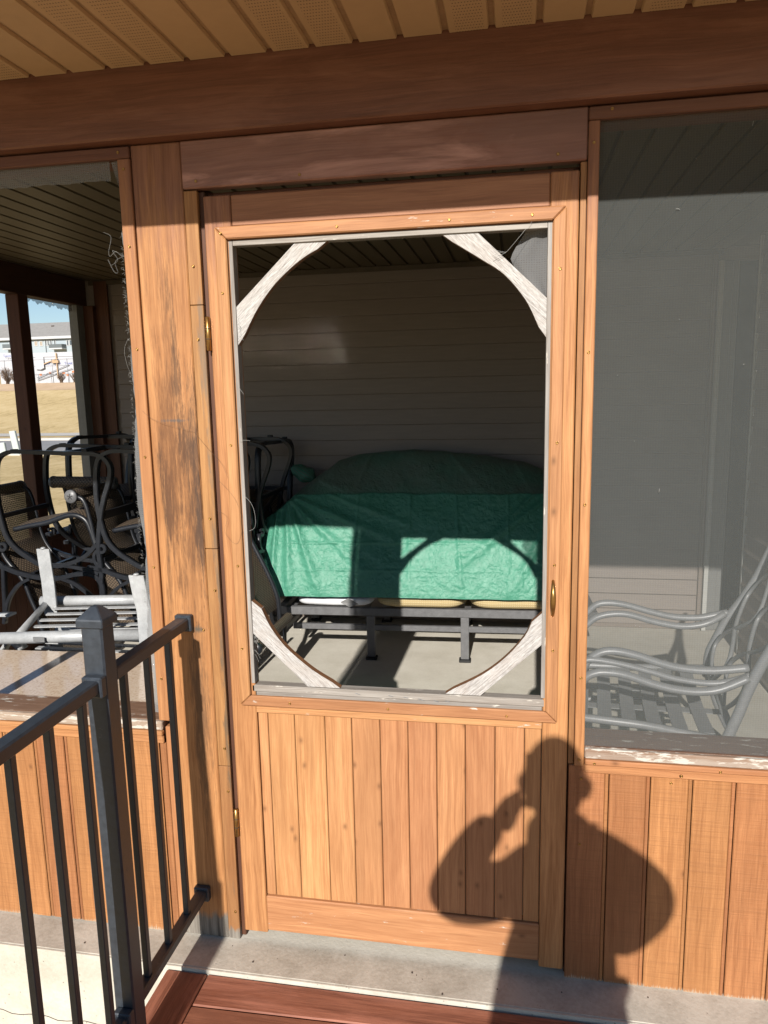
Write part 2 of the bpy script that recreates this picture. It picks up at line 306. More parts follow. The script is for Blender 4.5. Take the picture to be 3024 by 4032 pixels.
def sling():
    nt = NT('brown_woven_sling'); co = nt.n('ShaderNodeUVMap').outputs[0]
    s = nt.n('ShaderNodeSeparateXYZ', {0: co})
    u = nt.math('MULTIPLY', s.outputs[0], 95.0); v = nt.math('MULTIPLY', s.outputs[1], 95.0)
    wu = nt.math('ABSOLUTE', nt.math('SINE', nt.math('MULTIPLY', u, 3.1416))); wv = nt.math('ABSOLUTE', nt.math('SINE', nt.math('MULTIPLY', v, 3.1416)))
    ch = nt.math('MODULO', nt.math('ABSOLUTE', nt.math('ADD', nt.math('FLOOR', u), nt.math('FLOOR', v))), 2.0)
    h = nt.math('MULTIPLY', wu, wv)
    nz = nt.noise(co, 60, 3)
    c = nt.mix(ch, (0.050, 0.036, 0.026), (0.21, 0.155, 0.105))
    c = nt.mix(nt.math('MULTIPLY', nz, 0.35), c, (0.06, 0.045, 0.035))
    b = nt.bsdf(c, 0.55, 0, 0.4, nt.bump(h, 0.8, 0.002))
    t = nt.n('ShaderNodeBsdfTransparent')
    f = nt.ramp(h, [(0.03, 0.68), (0.22, 1.0)])
    mx = nt.n('ShaderNodeMixShader', {0: f, 1: t.outputs[0], 2: b.outputs[0]}); nt.t.links.new(mx.outputs[0], nt.out.inputs[0]); return nt.mat
M['sling'] = sling()

def tarp():
    nt = NT('green_poly_tarp'); p = nt.world(); uv = nt.n('ShaderNodeUVMap').outputs[0]
    v1 = nt.n('ShaderNodeTexVoronoi', {'Vector': nt.vmath('ADD', p, scale3(nt, nt.n('ShaderNodeTexNoise', {'Vector': p, 'Scale': 9.0, 'Detail': 3.0}).outputs[1], (0.09, 0.09, 0.09))), 'Scale': 17.0}, feature='DISTANCE_TO_EDGE').outputs['Distance']
    v2 = nt.n('ShaderNodeTexVoronoi', {'Vector': nt.vmath('ADD', p, scale3(nt, nt.n('ShaderNodeTexNoise', {'Vector': p, 'Scale': 15.0, 'Detail': 3.0}).outputs[1], (0.06, 0.06, 0.06))), 'Scale': 43.0}, feature='DISTANCE_TO_EDGE').outputs['Distance']
    n = nt.noise(p, 26, 5, 0.6, 1.2)
    msk = nt.ramp(nt.noise(p, 5.0, 3), [(0.35, 0.25), (0.65, 1.0)])
    h = nt.math('ADD', nt.math('MULTIPLY', nt.math('ADD', nt.math('MULTIPLY', v1, 1.0), nt.math('MULTIPLY', v2, 0.5)), msk), nt.math('MULTIPLY', n, 0.55))
    s = nt.n('ShaderNodeSeparateXYZ', {0: uv})
    ln = nt.math('ADD', nt.math('SINE', nt.math('MULTIPLY', s.outputs[0], 1300.0)), nt.math('SINE', nt.math('MULTIPLY', s.outputs[1], 1300.0)))
    h = nt.math('ADD', h, nt.math('MULTIPLY', ln, 0.012))
    dirt = nt.noise(scale3(nt, p, (1.4, 1.4, 2.0)), 2.0, 5, 0.65)
    c = nt.mix(nt.ramp(n, [(0.3, 0.0), (0.7, 1.0)]), (0.062, 0.275, 0.18), (0.102, 0.36, 0.245))
    dm = nt.math('MULTIPLY', nt.ramp(s.outputs[1], [(0.617, 0.0), (0.627, 1.0)]), nt.ramp(dirt, [(0.3, 0.35), (0.6, 0.85)]))
    c = nt.mix(dm, c, (0.17, 0.22, 0.18))
    nt.bsdf(c, 0.46, 0, 0.42, nt.bump(h, 0.95, 0.008)); return nt.mat
M['tarp'] = tarp()

def stone():
    nt = NT('speckled_stone_top'); p = nt.world()
    a = nt.noise(p, 120, 5, 0.7); b = nt.noise(p, 4, 3)
    c = nt.ramp(a, [(0.33, (0.55, 0.37, 0.24)), (0.46, (0.86, 0.66, 0.48)), (0.66, (0.95, 0.78, 0.61))])
    c = nt.mix(nt.math('MULTIPLY', b, 0.3), c, (0.55, 0.46, 0.40))
    nt.bsdf(c, 0.085, 0, 0.7, IOR=1.5); return nt.mat
M['stone'] = stone()

def lawn():
    nt = NT('dormant_lawn'); p = nt.world()
    a = nt.noise(p, 0.25, 5, 0.7); b = nt.noise(scale3(nt, p, (1, 0.35, 1)), 2.2, 6, 0.75); d = nt.noise(p, 11, 3, 0.7)
    g = nt.math('ADD', nt.math('MULTIPLY', a, 0.3), nt.math('ADD', nt.math('MULTIPLY', b, 0.45), nt.math('MULTIPLY', d, 0.25)))
    c = nt.ramp(g, [(0.36, (0.42, 0.31, 0.14)), (0.48, (0.72, 0.54, 0.275)), (0.64, (0.88, 0.69, 0.40))])
    nt.bsdf(c, 0.95, 0, 0.1, nt.bump(g, 0.6, 0.08)); return nt.mat
M['lawn'] = lawn()
M['road'] = concrete('road_asphalt', (0.42, 0.41, 0.40), (0.34, 0.335, 0.33), 0.6, 0.2)
M['walk'] = concrete('sidewalk_concrete', (0.74, 0.70, 0.63), (0.62, 0.58, 0.52), 0.8, 0.2)
M['dirt'] = concrete('bare_earth', (0.80, 0.58, 0.38), (0.60, 0.42, 0.26), 0.5, 0.3)
M['mulch'] = concrete('dark_mulch', (0.10, 0.075, 0.06), (0.06, 0.045, 0.035), 1.5, 0.3)
M['apt_wall'] = siding_mat('pale_blue_siding', (0.44, 0.51, 0.555)); M['apt_trim'] = plain('white_fascia', (0.64, 0.65, 0.66), 0.6, var=0.04)
M['shingle'] = plain('grey_shingles', (0.36, 0.345, 0.325), 0.9, var=0.2, scale=1.4)
M['pane'] = plain('window_pane', (0.10, 0.12, 0.14), 0.1, 0, 0.6); M['pane_b'] = plain('window_blind', (0.45, 0.38, 0.30), 0.5)
M['wrap'] = plain('white_house_wrap', (0.60, 0.60, 0.63), 0.6, var=0.06, scale=1.2, bump=0.4, bdist=0.03); M['lumber'] = plain('raw_lumber', (0.62, 0.42, 0.24), 0.8)
M['blue_print'] = plain('blue_print', (0.20, 0.24, 0.55), 0.7, var=0.05); M['orange_print'] = plain('orange_print', (0.75, 0.28, 0.12), 0.7, var=0.1)
M['fence_metal'] = plain('grey_fence_metal', (0.30, 0.31, 0.33), 0.5, 0.4); M['twig'] = plain('brown_twigs', (0.16, 0.105, 0.07), 0.9)
M['glass_rail'] = plain('balcony_dark', (0.16, 0.18, 0.19), 0.3); M['utility'] = plain('white_marker_post', (0.58, 0.63, 0.60), 0.6, var=0.05)
M['teal'] = plain('teal_chair', (0.10, 0.42, 0.40), 0.6)
M['jacket'] = plain('dark_jacket_cloth', (0.035, 0.04, 0.055), 0.85, 0, 0.2, 0.2, 20, 0.5, 0.004); M['skin'] = plain('skin', (0.46, 0.27, 0.19), 0.5, 0, 0.4, 0.06)
M['jeans'] = plain('blue_jeans', (0.045, 0.065, 0.12), 0.85, 0, 0.2, 0.2, 40); M['hair'] = plain('short_brown_hair', (0.05, 0.032, 0.02), 0.7); M['shoe'] = plain('shoe', (0.05, 0.04, 0.035), 0.6)
M['phone'] = plain('phone_black', (0.02, 0.02, 0.022), 0.25)
M['roofing'] = plain('porch_roofing', (0.2, 0.19, 0.18), 0.9)

# ------------------------------------------------------------------ geometry helpers
def tag(o, label=None, cat=None, group=None, kind=None):
    if label: o['label'] = label
    if cat: o['category'] = cat
    if group: o['group'] = group
    if kind: o['kind'] = kind
    return o

def thing(name, label, cat, loc=(0, 0, 0), rz=0.0, group=None):
    o = bpy.data.objects.new(name, None); COL.objects.link(o); o.empty_display_size = 0.1
    o.location = loc; o.rotation_euler = (0, 0, rz)
    return tag(o, label, cat, group)

def link(name, me, mat, parent=None, loc=(0, 0, 0), rot=None):
    o = bpy.data.objects.new(name, me); COL.objects.link(o)
    for mm in (mat if isinstance(mat, (list, tuple)) else [mat]):
        if mm is not None and len(me.materials) < (len(mat) if isinstance(mat, (list, tuple)) else 1): me.materials.append(M[mm] if isinstance(mm, str) else mm)
    o.location = loc
    if rot: o.rotation_euler = rot
    if parent is not None:
        o.parent = parent
        if parent.type == 'EMPTY' or True:
            o.location = Vector(loc) - (WL[parent.name] if parent.name in WL else Vector(parent.location)) if parent.get('_abs', True) else Vector(loc)
    WL[o.name] = Vector(loc)
    return o
WL = {}

class G:
    """collects vertices and faces for one mesh"""
    def __init__(s): s.v = []; s.f = []; s.sm = []; s.mi = []; s.uv = None
    def add(s, vs, fs, smooth=False, mi=0):
        b = len(s.v); s.v += [tuple(x) for x in vs]
        s.f += [tuple(i + b for i in f) for f in fs]; s.sm += [smooth] * len(fs); s.mi += [mi] * len(fs); return s
    def box(s, x0, x1, y0, y1, z0, z1, mi=0):
        return s.add([(x0, y0, z0), (x1, y0, z0), (x1, y1, z0), (x0, y1, z0), (x0, y0, z1), (x1, y0, z1), (x1, y1, z1), (x0, y1, z1)],
                     [(0, 3, 2, 1), (4, 5, 6, 7), (0, 1, 5, 4), (1, 2, 6, 5), (2, 3, 7, 6), (3, 0, 4, 7)], mi=mi)
    def prism(s, poly, y0, y1, mi=0, side_mi=None):
        """poly of (x, z) counter-clockwise seen from -y, extruded along y"""
        n = len(poly)
        a = sum(poly[i][0] * poly[(i + 1) % n][1] - poly[(i + 1) % n][0] * poly[i][1] for i in range(n))
        if a < 0: poly = poly[::-1]
        b = len(s.v); s.v += [(x, y0, z) for x, z in poly] + [(x, y1, z) for x, z in poly]
        s.f += [tuple(b + i for i in range(n)), tuple(b + n + i for i in range(n - 1, -1, -1))]; s.sm += [False] * 2; s.mi += [mi] * 2
        for i in range(n):
            j = (i + 1) % n; s.f.append((b + i, b + n + i, b + n + j, b + j)); s.sm.append(False); s.mi.append(mi if side_mi is None else side_mi)
        return s
    def tube(s, pts, r, k=8, smooth=True, sub=4, closed=False, flat=None, mi=0, cap=True):
        P = catmull(pts, sub, closed) if sub > 1 else [Vector(p) for p in pts]
        n = len(P); rr = r if callable(r) else (lambda t: r)
        b = len(s.v); up = Vector((0, 0, 1)); prev = None
        for i, p in enumerate(P):
            t = (P[(i + 1) % n] - P[i - 1]) if closed else (P[min(i + 1, n - 1)] - P[max(i - 1, 0)])
            t = t.normalized() if t.length > 1e-9 else Vector((0, 0, 1))
            if prev is None:
                a = t.cross(up)
                if a.length < 0.05: a = t.cross(Vector((0, 1, 0)))
            else: a = prev - t * prev.dot(t)
            a.normalize(); c = t.cross(a); prev = a
            ra = rr(i / max(1, n - 1)); rb = ra * (flat if flat else 1)
            for q in range(k):
                an = 2 * math.pi * (q + 0.5) / k
                s.v.append(tuple(p + a * (math.cos(an) * ra) + c * (math.sin(an) * rb)))
        m_ = n if closed else n - 1
        for i in range(m_):
            for q in range(k):
                i2 = (i + 1) % n; q2 = (q + 1) % k
                s.f.append((b + i * k + q, b + i * k + q2, b + i2 * k + q2, b + i2 * k + q)); s.sm.append(smooth); s.mi.append(mi)
        if cap and not closed:
            s.f.append(tuple(b + q for q in range(k - 1, -1, -1))); s.f.append(tuple(b + (n - 1) * k + q for q in range(k))); s.sm += [False] * 2; s.mi += [mi] * 2
        return s
    def ribbon(s, pts, w, y0, y1, sub=4, mi=0):
        """flat bar following (x, z) points, w thick in that plane, from y0 to y1"""
        P = catmull([(x, 0, z) for x, z in pts], sub) if sub > 1 else [Vector((x, 0, z)) for x, z in pts]
        n = len(P); b = len(s.v)
        for i, p in enumerate(P):
            t = (P[min(i + 1, n - 1)] - P[max(i - 1, 0)]).normalized(); nn = Vector((-t.z, 0, t.x)) * (w / 2)
            for (q, y) in ((p + nn, y0), (p - nn, y0), (p - nn, y1), (p + nn, y1)): s.v.append((q.x, y, q.z))
        for i in range(n - 1):
            for q in range(4):
                q2 = (q + 1) % 4
                s.f.append((b + i * 4 + q, b + i * 4 + q2, b + i * 4 + 4 + q2, b + i * 4 + 4 + q)); s.sm.append(q % 2 == 1); s.mi.append(mi)
        s.f += [(b + 3, b + 2, b + 1, b), tuple(b + (n - 1) * 4 + q for q in range(4))]; s.sm += [False] * 2; s.mi += [mi] * 2
        return s
    def lathe(s, prof, c, axis='y', k=16, smooth=True, mi=0):
        """prof: (radius, along) pairs about an axis through c"""
        b = len(s.v); n = len(prof); c = Vector(c)
        for r, h in prof:
            for q in range(k):
                a = 2 * math.pi * q / k; u, v_ = r * math.cos(a), r * math.sin(a)
                s.v.append(tuple(c + {'y': Vector((u, h, v_)), 'z': Vector((u, v_, h)), 'x': Vector((h, u, v_))}[axis]))
        for i in range(n - 1):
            for q in range(k):
                q2 = (q + 1) % k; s.f.append((b + i * k + q, b + i * k + q2, b + (i + 1) * k + q2, b + (i + 1) * k + q)); s.sm.append(smooth); s.mi.append(mi)
        s.f += [tuple(b + q for q in range(k)), tuple(b + (n - 1) * k + q for q in range(k))]; s.sm += [False] * 2; s.mi += [mi] * 2
        return s
    def mesh(s, name, bevel=0.0, origin=(0, 0, 0), fix=True):
        me = bpy.data.meshes.new(name); o = Vector(origin)
        me.from_pydata([tuple(Vector(v) - o) for v in s.v], [], s.f)
        for p, sm, mi in zip(me.polygons, s.sm, s.mi): p.use_smooth = sm; p.material_index = mi
        if bevel or fix:
            bm = bmesh.new(); bm.from_mesh(me)
            if fix: bmesh.ops.recalc_face_normals(bm, faces=bm.faces)
            if bevel: bmesh.ops.bevel(bm, geom=[e for e in bm.edges if len(e.link_faces) == 2 and e.calc_face_angle(0) > 0.5], offset=bevel, segments=1, affect='EDGES', clamp_overlap=True)
            bm.to_mesh(me); bm.free()
        me.update(); return me
    def build(s, name, mat, parent=None, bevel=0.0, origin=(0, 0, 0), rot=None):
        return link(name, s.mesh(name, bevel, origin), mat, parent, origin, rot)

def catmull(pts, sub=4, closed=False):
    P = [Vector(p) for p in pts]; n = len(P); out = []
    if n < 3: 
        return P
    for i in range(n if closed else n - 1):
        if closed: a, b, c, d = P[i - 1], P[i], P[(i + 1) % n], P[(i + 2) % n]
        else: a, b, c, d = P[max(i - 1, 0)], P[i], P[i + 1], P[min(i + 2, n - 1)]
        for j in range(sub):
            t = j / sub
            out.append(0.5 * ((2 * b) + (c - a) * t + (2 * a - 5 * b + 4 * c - d) * t * t + (3 * b - a - 3 * c + d) * t ** 3))
    if not closed: out.append(P[-1])
    return out

def board(name, x0, x1, y0, y1, z0, z1, mat, parent=None, bevel=0.002):
    c = ((x0 + x1) / 2, (y0 + y1) / 2, (z0 + z1) / 2)
    return G().box(x0, x1, y0, y1, z0, z1).build(name, mat, parent, bevel, c)

def structure(o): return tag(o, kind='structure')

SCREW = G().lathe([(0.0036, 0.002), (0.0036, -0.0008), (0.0022, -0.0012), (0.0016, -0.0004)], (0, 0, 0), 'y', 10).mesh('screw')
SCREW.materials.append(M['brass'])
def screws(parent, pts, y=-0.001):
    for x, z in pts: link('screw', SCREW, None, parent, (x, y, z))

# ------------------------------------------------------------------ ground and far terrain
def sheet(name, ys_zs, x0, x1, mat, nx=2, dz=0.0):
    g = G(); xs = [x0 + (x1 - x0) * i / (nx - 1) for i in range(nx)]
    vs = [(x, y, z + dz) for (y, z) in ys_zs for x in xs]; n = len(ys_zs)
    g.add(vs, [(i * nx + j, i * nx + j + 1, (i + 1) * nx + j + 1, (i + 1) * nx + j) for i in range(n - 1) for j in range(nx - 1)], True)
    return structure(g.build(name, mat))
CY = -1.82
def prof(Y):      # ground height at forward distance Y from the photographer
    K = [(-200, -0.62), (0, -0.62), (12, -0.62), (24, -0.62), (36, -0.62), (39, -0.55), (46, 0.35), (54, 1.55), (58, 2.25), (60, 2.72), (66, 2.82), (110, 4.6), (190, 8.0), (420, 9.0)]
    for (a, za), (b, zb) in zip(K, K[1:]):
        if a <= Y <= b: return za + (zb - za) * (Y - a) / (b - a)
    return K[-1][1]
def strip(name, Ya, Yb, mat, dz, n=3):
    return sheet(name, [(CY + Ya + (Yb - Ya) * i / n, prof(Ya + (Yb - Ya) * i / n)) for i in range(n + 1)], -320, 220, mat, 2, dz)
sheet('lawn', [(CY + Y, prof(Y)) for Y in (-200, 0, 12, 24, 36, 39, 46, 54, 58, 60, 66, 110, 190, 420)], -320, 220, 'lawn')
strip('road', 25.6, 33.6, 'road', 0.012)
for a, b in ((25.2, 25.6), (33.6, 34.1)):
    g = G(); y0, y1 = CY + a, CY + b; g.box(-320, 220, y0, y1, -0.9, -0.50); structure(g.build('kerb', 'walk'))
strip('sidewalk', 37.0, 39.0, 'walk', 0.02)
strip('dirt_bank', 57.0, 60.0, 'dirt', 0.016)
strip('mulch_bed', 60.0, 61.6, 'mulch', 0.02)

# ------------------------------------------------------------------ apartment building far behind
def apartment():
    k = 190 / 85.0
    def T(x, z): return (x * k, 1.585 + (z - 1.585) * k)
    Yb = CY + 190
    t = thing('apartment_building', 'long pale blue apartment block with grey shingled roof and balconies, far beyond the lawn', 'building', (-130, Yb, 8.0))
    z_e, z_r = T(0, 8.72)[1], T(0, 10.38)[1]
    def blk(name, x0, x1, z0, z1, y0, y1, mat): 
        a = T(x0, z0); b = T(x1, z1); return G().box(a[0], b[0], Yb + y0, Yb + y1, a[1], b[1]).build(name, mat, t)
    blk('wall', -78, -44, 3.8, 8.75, 0, 22, 'apt_wall')
    g = G(); xa, xb = -78 * k, -43.5 * k
    g.add([(xa, Yb - 0.9, z_e), (xb, Yb - 0.9, z_e), (xb, Yb + 11, z_r + 1.5), (xa, Yb + 11, z_r + 1.5), (xa, Yb + 23, z_e), (xb, Yb + 23, z_e)], [(0, 1, 2, 3), (3, 2, 5, 4), (0, 3, 4), (1, 5, 2), (0, 4, 5, 1)])
    rf = g.build('roof', 'shingle', t)
    for x in (-63.1, -58.9, -56.1, -53.6):
        a = T(x, 10.15); G().box(a[0] - 0.35, a[0] + 0.35, Yb + 7.6, Yb + 8.4, a[1] + 0.3, a[1] + 0.85).build('roof_vent', 'mulch', rf)
    blk('fascia', -78, -43.5, 8.56, 8.86, -1.0, -0.75, 'apt_trim')
    def win(x0, z0, x1, z1, mat='pane', y=0.0):
        a = T(x0, z0); b = T(x1, z1); f = G()
        w = 0.14
        f.box(a[0] - w, a[0], Yb + y - 0.12, Yb + y, a[1] - w, b[1] + w).box(b[0], b[0] + w, Yb + y - 0.12, Yb + y, a[1] - w, b[1] + w)
        f.box(a[0], b[0], Yb + y - 0.12, Yb + y, b[1], b[1] + w).box(a[0], b[0], Yb + y - 0.12, Yb + y, a[1] - w, a[1])
        fo = f.build('window', 'apt_trim', t)
        G().box(a[0], b[0], Yb + y - 0.05, Yb + y - 0.01, a[1], b[1]).build('pane', mat, fo)
    for x0, x1, z0, z1, mt in [(-59.23, -58.89, 7.83, 8.33, 'pane_b'), (-58.5, -58.2, 7.81, 8.3, 'pane_b'), (-57.78, -57.62, 7.84, 8.43, 'pane'), (-57.44, -57.28, 7.83, 8.42, 'pane'), (-57.06, -56.9, 7.82, 8.41, 'pane'),
                   (-56.54, -56.38, 7.4, 8.4, 'pane'), (-54.82, -54.62, 7.75, 8.33, 'pane'), (-54.43, -54.2, 7.74, 8.33, 'pane'), (-62.75, -62.5, 7.99, 8.55, 'pane'), (-62.28, -62.1, 7.98, 8.55, 'pane'), (-52.92, -52.7, 7.73, 8.3, 'pane'),
                   (-60.9, -60.5, 7.85, 8.35, 'pane'), (-65.0, -64.6, 7.85, 8.35, 'pane'), (-51.2, -50.8, 7.7, 8.28, 'pane')]:
        win(x0, z0, x1, z1, mt)
    for x0, x1, z0, z1 in ((-56.69, -54.95, 7.26, 7.86), (-63.06, -61.6, 7.42, 8.05)):
        a = T(x0, z0); b = T(x1, z1)
        bo = G().box(a[0], b[0], Yb - 2.2, Yb, a[1] - 0.0, a[1] + 0.32).build('balcony', 'apt_trim', t)
        G().box(a[0], b[0], Yb - 2.2, Yb - 2.15, a[1] + 0.32, b[1]).box(b[0] - 0.05, b[0], Yb - 2.1, Yb, a[1] + 0.32, b[1]).build('balcony_railing', 'glass_rail', bo)
    a = T(-56.55, 7.42); G().box(a[0], a[0] + 1.0, Yb - 1.9, Yb - 1.0, a[1] - 0.1, a[1] + 0.6).build('patio_chair', 'teal', t)
    a = T(-53.6, 6.2); G().box(a[0], a[0] + 0.35, Yb - 0.12, Yb - 0.0, a[1], T(0, 8.56)[1]).build('corner_trim', 'apt_trim', t)
    a = T(-57.76, 6.3); G().box(a[0], a[0] + 0.16, Yb - 0.2, Yb - 0.05, a[1], T(0, 8.5)[1]).build('downspout', 'glass_rail', t)
apartment()

def wrapped_building():
    Yb = CY + 64
    t = thing('building_under_construction', 'unfinished low building in white house wrap with raw lumber braces below the apartments', 'building', (-43, Yb, 2.8))
    G().box(-46.6, -38.8, Yb, Yb + 7, 2.75, 5.62).build('wall', 'wrap', t)
    G().add([(-48.1, Yb - 0.6, 2.75), (-46.62, Yb, 2.75), (-46.62, Yb, 5.68), (-48.1, Yb - 0.6, 5.7), (-48.1, Yb - 0.4, 2.75), (-46.62, Yb + 0.2, 2.75), (-46.62, Yb + 0.2, 5.68), (-48.1, Yb - 0.4, 5.7)],
            [(0, 1, 2, 3), (7, 6, 5, 4), (3, 2, 6, 7), (0, 4, 5, 1), (0, 3, 7, 4), (1, 5, 6, 2)]).build('side_wall', 'wrap', t)
    G().add([(-44.6, Yb - 0.12, 5.2), (-43.78, Yb - 0.10, 5.28), (-43.72, Yb - 0.25, 4.2), (-44.1, Yb - 0.22, 4.05), (-44.65, Yb - 0.2, 4.1)], [(0, 1, 2, 3, 4)]).build('loose_flap', 'wrap', t)
    for p, q, mt, w in [((-48.0, 3.3), (-48.0, 5.2), 'lumber', 0.12), ((-47.3, 3.2), (-47.3, 4.7), 'fence_metal', 0.1), ((-42.42, 3.2), (-42.42, 5.56), 'lumber', 0.09), ((-44.0, 4.5), (-42.3, 5.05), 'lumber', 0.08), ((-44.6, 3.3), (-41.2, 4.45), 'fence_metal', 0.05),
                        ((-44.6, 3.1), (-40.9, 4.1), 'fence_metal', 0.05), ((-42.9, 4.75), (-42.2, 4.75), 'lumber', 0.25)]:
        G().tube([(p[0], Yb - 0.15, p[1]), (q[0], Yb - 0.15, q[1])], w * 0.7, 4, False, 1).build('brace', mt, t)
    G().box(-46.6, -38.8, Yb - 0.03, Yb - 0.004, 5.20, 5.23).box(-46.6, -41.2, Yb - 0.03, Yb - 0.004, 4.38, 4.40).build('seam', 'fence_metal', t)
    for x, z, sz in ((-47.6, 5.28, 0.26), (-43.95, 4.52, 0.24), (-42.9, 4.5, 0.26), (-41.75, 4.47, 0.27), (-45.9, 4.9, 0.24)):
        cu = bpy.data.curves.new('lettering', 'FONT'); cu.body = 'Tyvek'; cu.size = sz * 1.3; cu.extrude = 0.004
        tmp = bpy.data.objects.new('lettering', cu); COL.objects.link(tmp)
        lme = bpy.data.meshes.new_from_object(tmp.evaluated_get(bpy.context.evaluated_depsgraph_get())); bpy.data.objects.remove(tmp)
        o = bpy.data.objects.new('lettering', lme); COL.objects.link(o); lme.materials.clear(); lme.materials.append(M['blue_print']); o.rotation_euler = (math.pi / 2, 0, 0)
        o.parent = t; o.location = Vector((x, Yb - (0.62 if x < -46.7 else 0.02), z)) - Vector(t.location)
    for x, z in ((-46.9, 3.9), (-44.3, 3.6), (-43.3, 3.75), (-41.9, 3.7), (-40.9, 3.8), (-41.5, 3.5)):
        G().box(x - 0.13, x + 0.13, Yb - 0.02, Yb - 0.006, z - 0.09, z + 0.09).build('printed_mark', 'orange_print', t)
    tf = thing('construction_fence', 'temporary chain link fence panels in front of the wrapped building', 'fence', (-43, Yb - 2.4, 2.75))
    for x in (-44.6, -43.25, -41.4, -39.9, -46.2, -47.7):
        G().tube([(x, Yb - 2.4, 2.7), (x, Yb - 2.4, 4.9)], 0.025, 5, True, 1).build('post', 'fence_metal', tf)
    G().tube([(-48, Yb - 2.4, 4.85), (-38.5, Yb - 2.4, 4.85)], 0.02, 5, True, 1).build('top_rail', 'fence_metal', tf)
    g = G()
    for i in range(60):
        x = -48 + i * 0.16; g.tube([(x, Yb - 2.4, 2.75), (x + 0.0, Yb - 2.4, 4.85)], 0.004, 3, False, 1, cap=False)
    tag(g.build('mesh_wires', 'fence_metal', tf), kind='stuff')
wrapped_building()

def shrub(x, Y, h, w, label, n=70, seed=1):
    r = random.Random(seed); g = G(); z0 = prof(Y) + 0.02; y0 = CY + Y
    for i in range(n):
        a = r.uniform(0, 6.283); sp = r.uniform(0.1, 1) * w; hh = h * r.uniform(0.55, 1.0) * (1 - 0.25 * (sp / w))
        p = [(x + r.uniform(-0.12, 0.12), y0 + r.uniform(-0.1, 0.1), z0), (x + math.cos(a) * sp * 0.5, y0 + math.sin(a) * sp * 0.4, z0 + hh * 0.55), (x + math.cos(a) * sp, y0 + math.sin(a) * sp * 0.7, z0 + hh)]
        g.tube(p, lambda t: 0.022 * (1 - 0.75 * t), 3, False, 2, cap=False)
        for q in range(3):
            t = r.uniform(0.35, 0.9); b = Vector(p[1]).lerp(Vector(p[2]), t)
            g.tube([b, b + Vector((r.uniform(-.25, .25), r.uniform(-.2, .2), r.uniform(0.15, 0.4))) * (0.4 + 0.5 * h / 2)], 0.009, 3, False, 1, cap=False)
    tag(g.build('shrub', 'twig'), label, 'shrub', 'bare shrubs along the mulch bed')
shrub(-45.3, 60.6, 1.5, 0.75, 'bare brown shrub at the left end of the mulch bed before the wrapped building', 90, 1)
shrub(-44.35, 60.4, 0.85, 0.55, 'low grey brown shrub beside the tallest left shrub', 60, 2)
shrub(-39.9, 60.5, 0.8, 0.5, 'low bare shrub in the middle of the mulch bed under the printed wrap', 60, 3)
shrub(-38.6, 60.5, 0.85, 0.45, 'low bare shrub just left of the tall shrub', 55, 4)
shrub(-37.5, 60.8, 2.2, 0.75, 'tall bare brown shrub at the right end of the mulch bed', 130, 5)
for i, (sx, sb, st_, lab) in enumerate([(-0.745, -0.0872, -0.0500, 'tall leaning white utility marker post by the road'), (-0.768, -0.0880, -0.0675, 'short white utility box left of the tall marker post')]):
    Y = 2.2 / 0.0872; x = sx * Y; zt = 1.585 + st_ * Y
    t = thing('utility_marker', lab, 'marker post', (x, CY + Y, -0.62), group='white utility markers by the road')
    G().prism([(x - 0.13 + 0.05 * (1 - i), -0.62), (x + 0.13 + 0.05, -0.62), (x + 0.12 - 0.08 * (1 - i), zt), (x - 0.13 - 0.08 * (1 - i), zt - 0.02)], CY + Y - 0.06, CY + Y + 0.06).build('body', 'utility', t, 0.02)
    G().box(x - 0.17, x + 0.2, CY + Y - 0.1, CY + Y + 0.1, -0.63, -0.58).build('base', 'walk', t)

# ------------------------------------------------------------------ slab, deck
g = G()
g.add([(-3.3, -0.119, 0), (1.9, -0.119, 0), (1.9, 3.2, 0), (-3.3, 3.2, 0), (-3.3, -0.119, -0.05), (1.9, -0.119, -0.05), (1.9, 3.2, -0.05), (-3.3, 3.2, -0.05)],
      [(0, 1, 2, 3), (7, 6, 5, 4), (0, 4, 5, 1), (1, 5, 6, 2), (2, 6, 7, 3), (3, 7, 4, 0)])
structure(g.build('porch_floor', 'concrete', None, 0.004))
g = G().box(-3.3, 1.9, -0.1235, -0.1192, -0.9, -0.0008).box(-3.3, 1.9, -0.1195, 3.19, -0.9, -0.052)
structure(g.build('foundation_wall', 'foundation'))
g = G(); cr = [(-1.56 + 0.03 * i, -0.228 + 0.006 * math.sin(i * 1.3) + 0.004 * rnd.random()) for i in range(20)]
g.tube([(x, -0.1238, z) for x, z in cr], 0.0012, 4, True, 1)
tag(g.build('crack', 'mulch', bpy.data.objects['foundation_wall']), None)

g = G()
for i in range(18):
    x, y = rnd.uniform(-1.4, 0.6), rnd.uniform(-0.115, -0.005); r = rnd.choice([0.0012, 0.0016, 0.0022, 0.003])
    g.lathe([(r, 0.0), (r * 0.8, r * 0.7), (r * 0.2, r)], (x, y, 0.0), 'z', 5, False)
tag(g.build('grit', 'mulch'), None, None, None, 'stuff')
dk = structure(thing('deck', None, None, (0, -1.3, -0.05)))
del_keys = [k for k in ('label', 'category') if k in dk.keys()]
for k in del_keys: del dk[k]
def deckboard(poly, mat, z1=-0.010, z0=-0.042):
    g = G(); n = len(poly); c = Vector((sum(p[0] for p in poly) / n, sum(p[1] for p in poly) / n, (z0 + z1) / 2))
    g.add([(x, y, z1) for x, y in poly] + [(x, y, z0) for x, y in poly], [tuple(range(n)), tuple(range(2 * n - 1, n - 1, -1))] + [(i, n + i, n + (i + 1) % n, (i + 1) % n) for i in range(n)])
    return g.build('plank', mat, dk, 0.003, tuple(c))
deckboard([(-0.957, -2.7), (-0.838, -2.7), (-0.836, -0.1265), (-0.955, -0.1265)], 'deck_y')
sl_ = 0.036
def yl(d, x): return -d + sl_ * (x + 0.83)
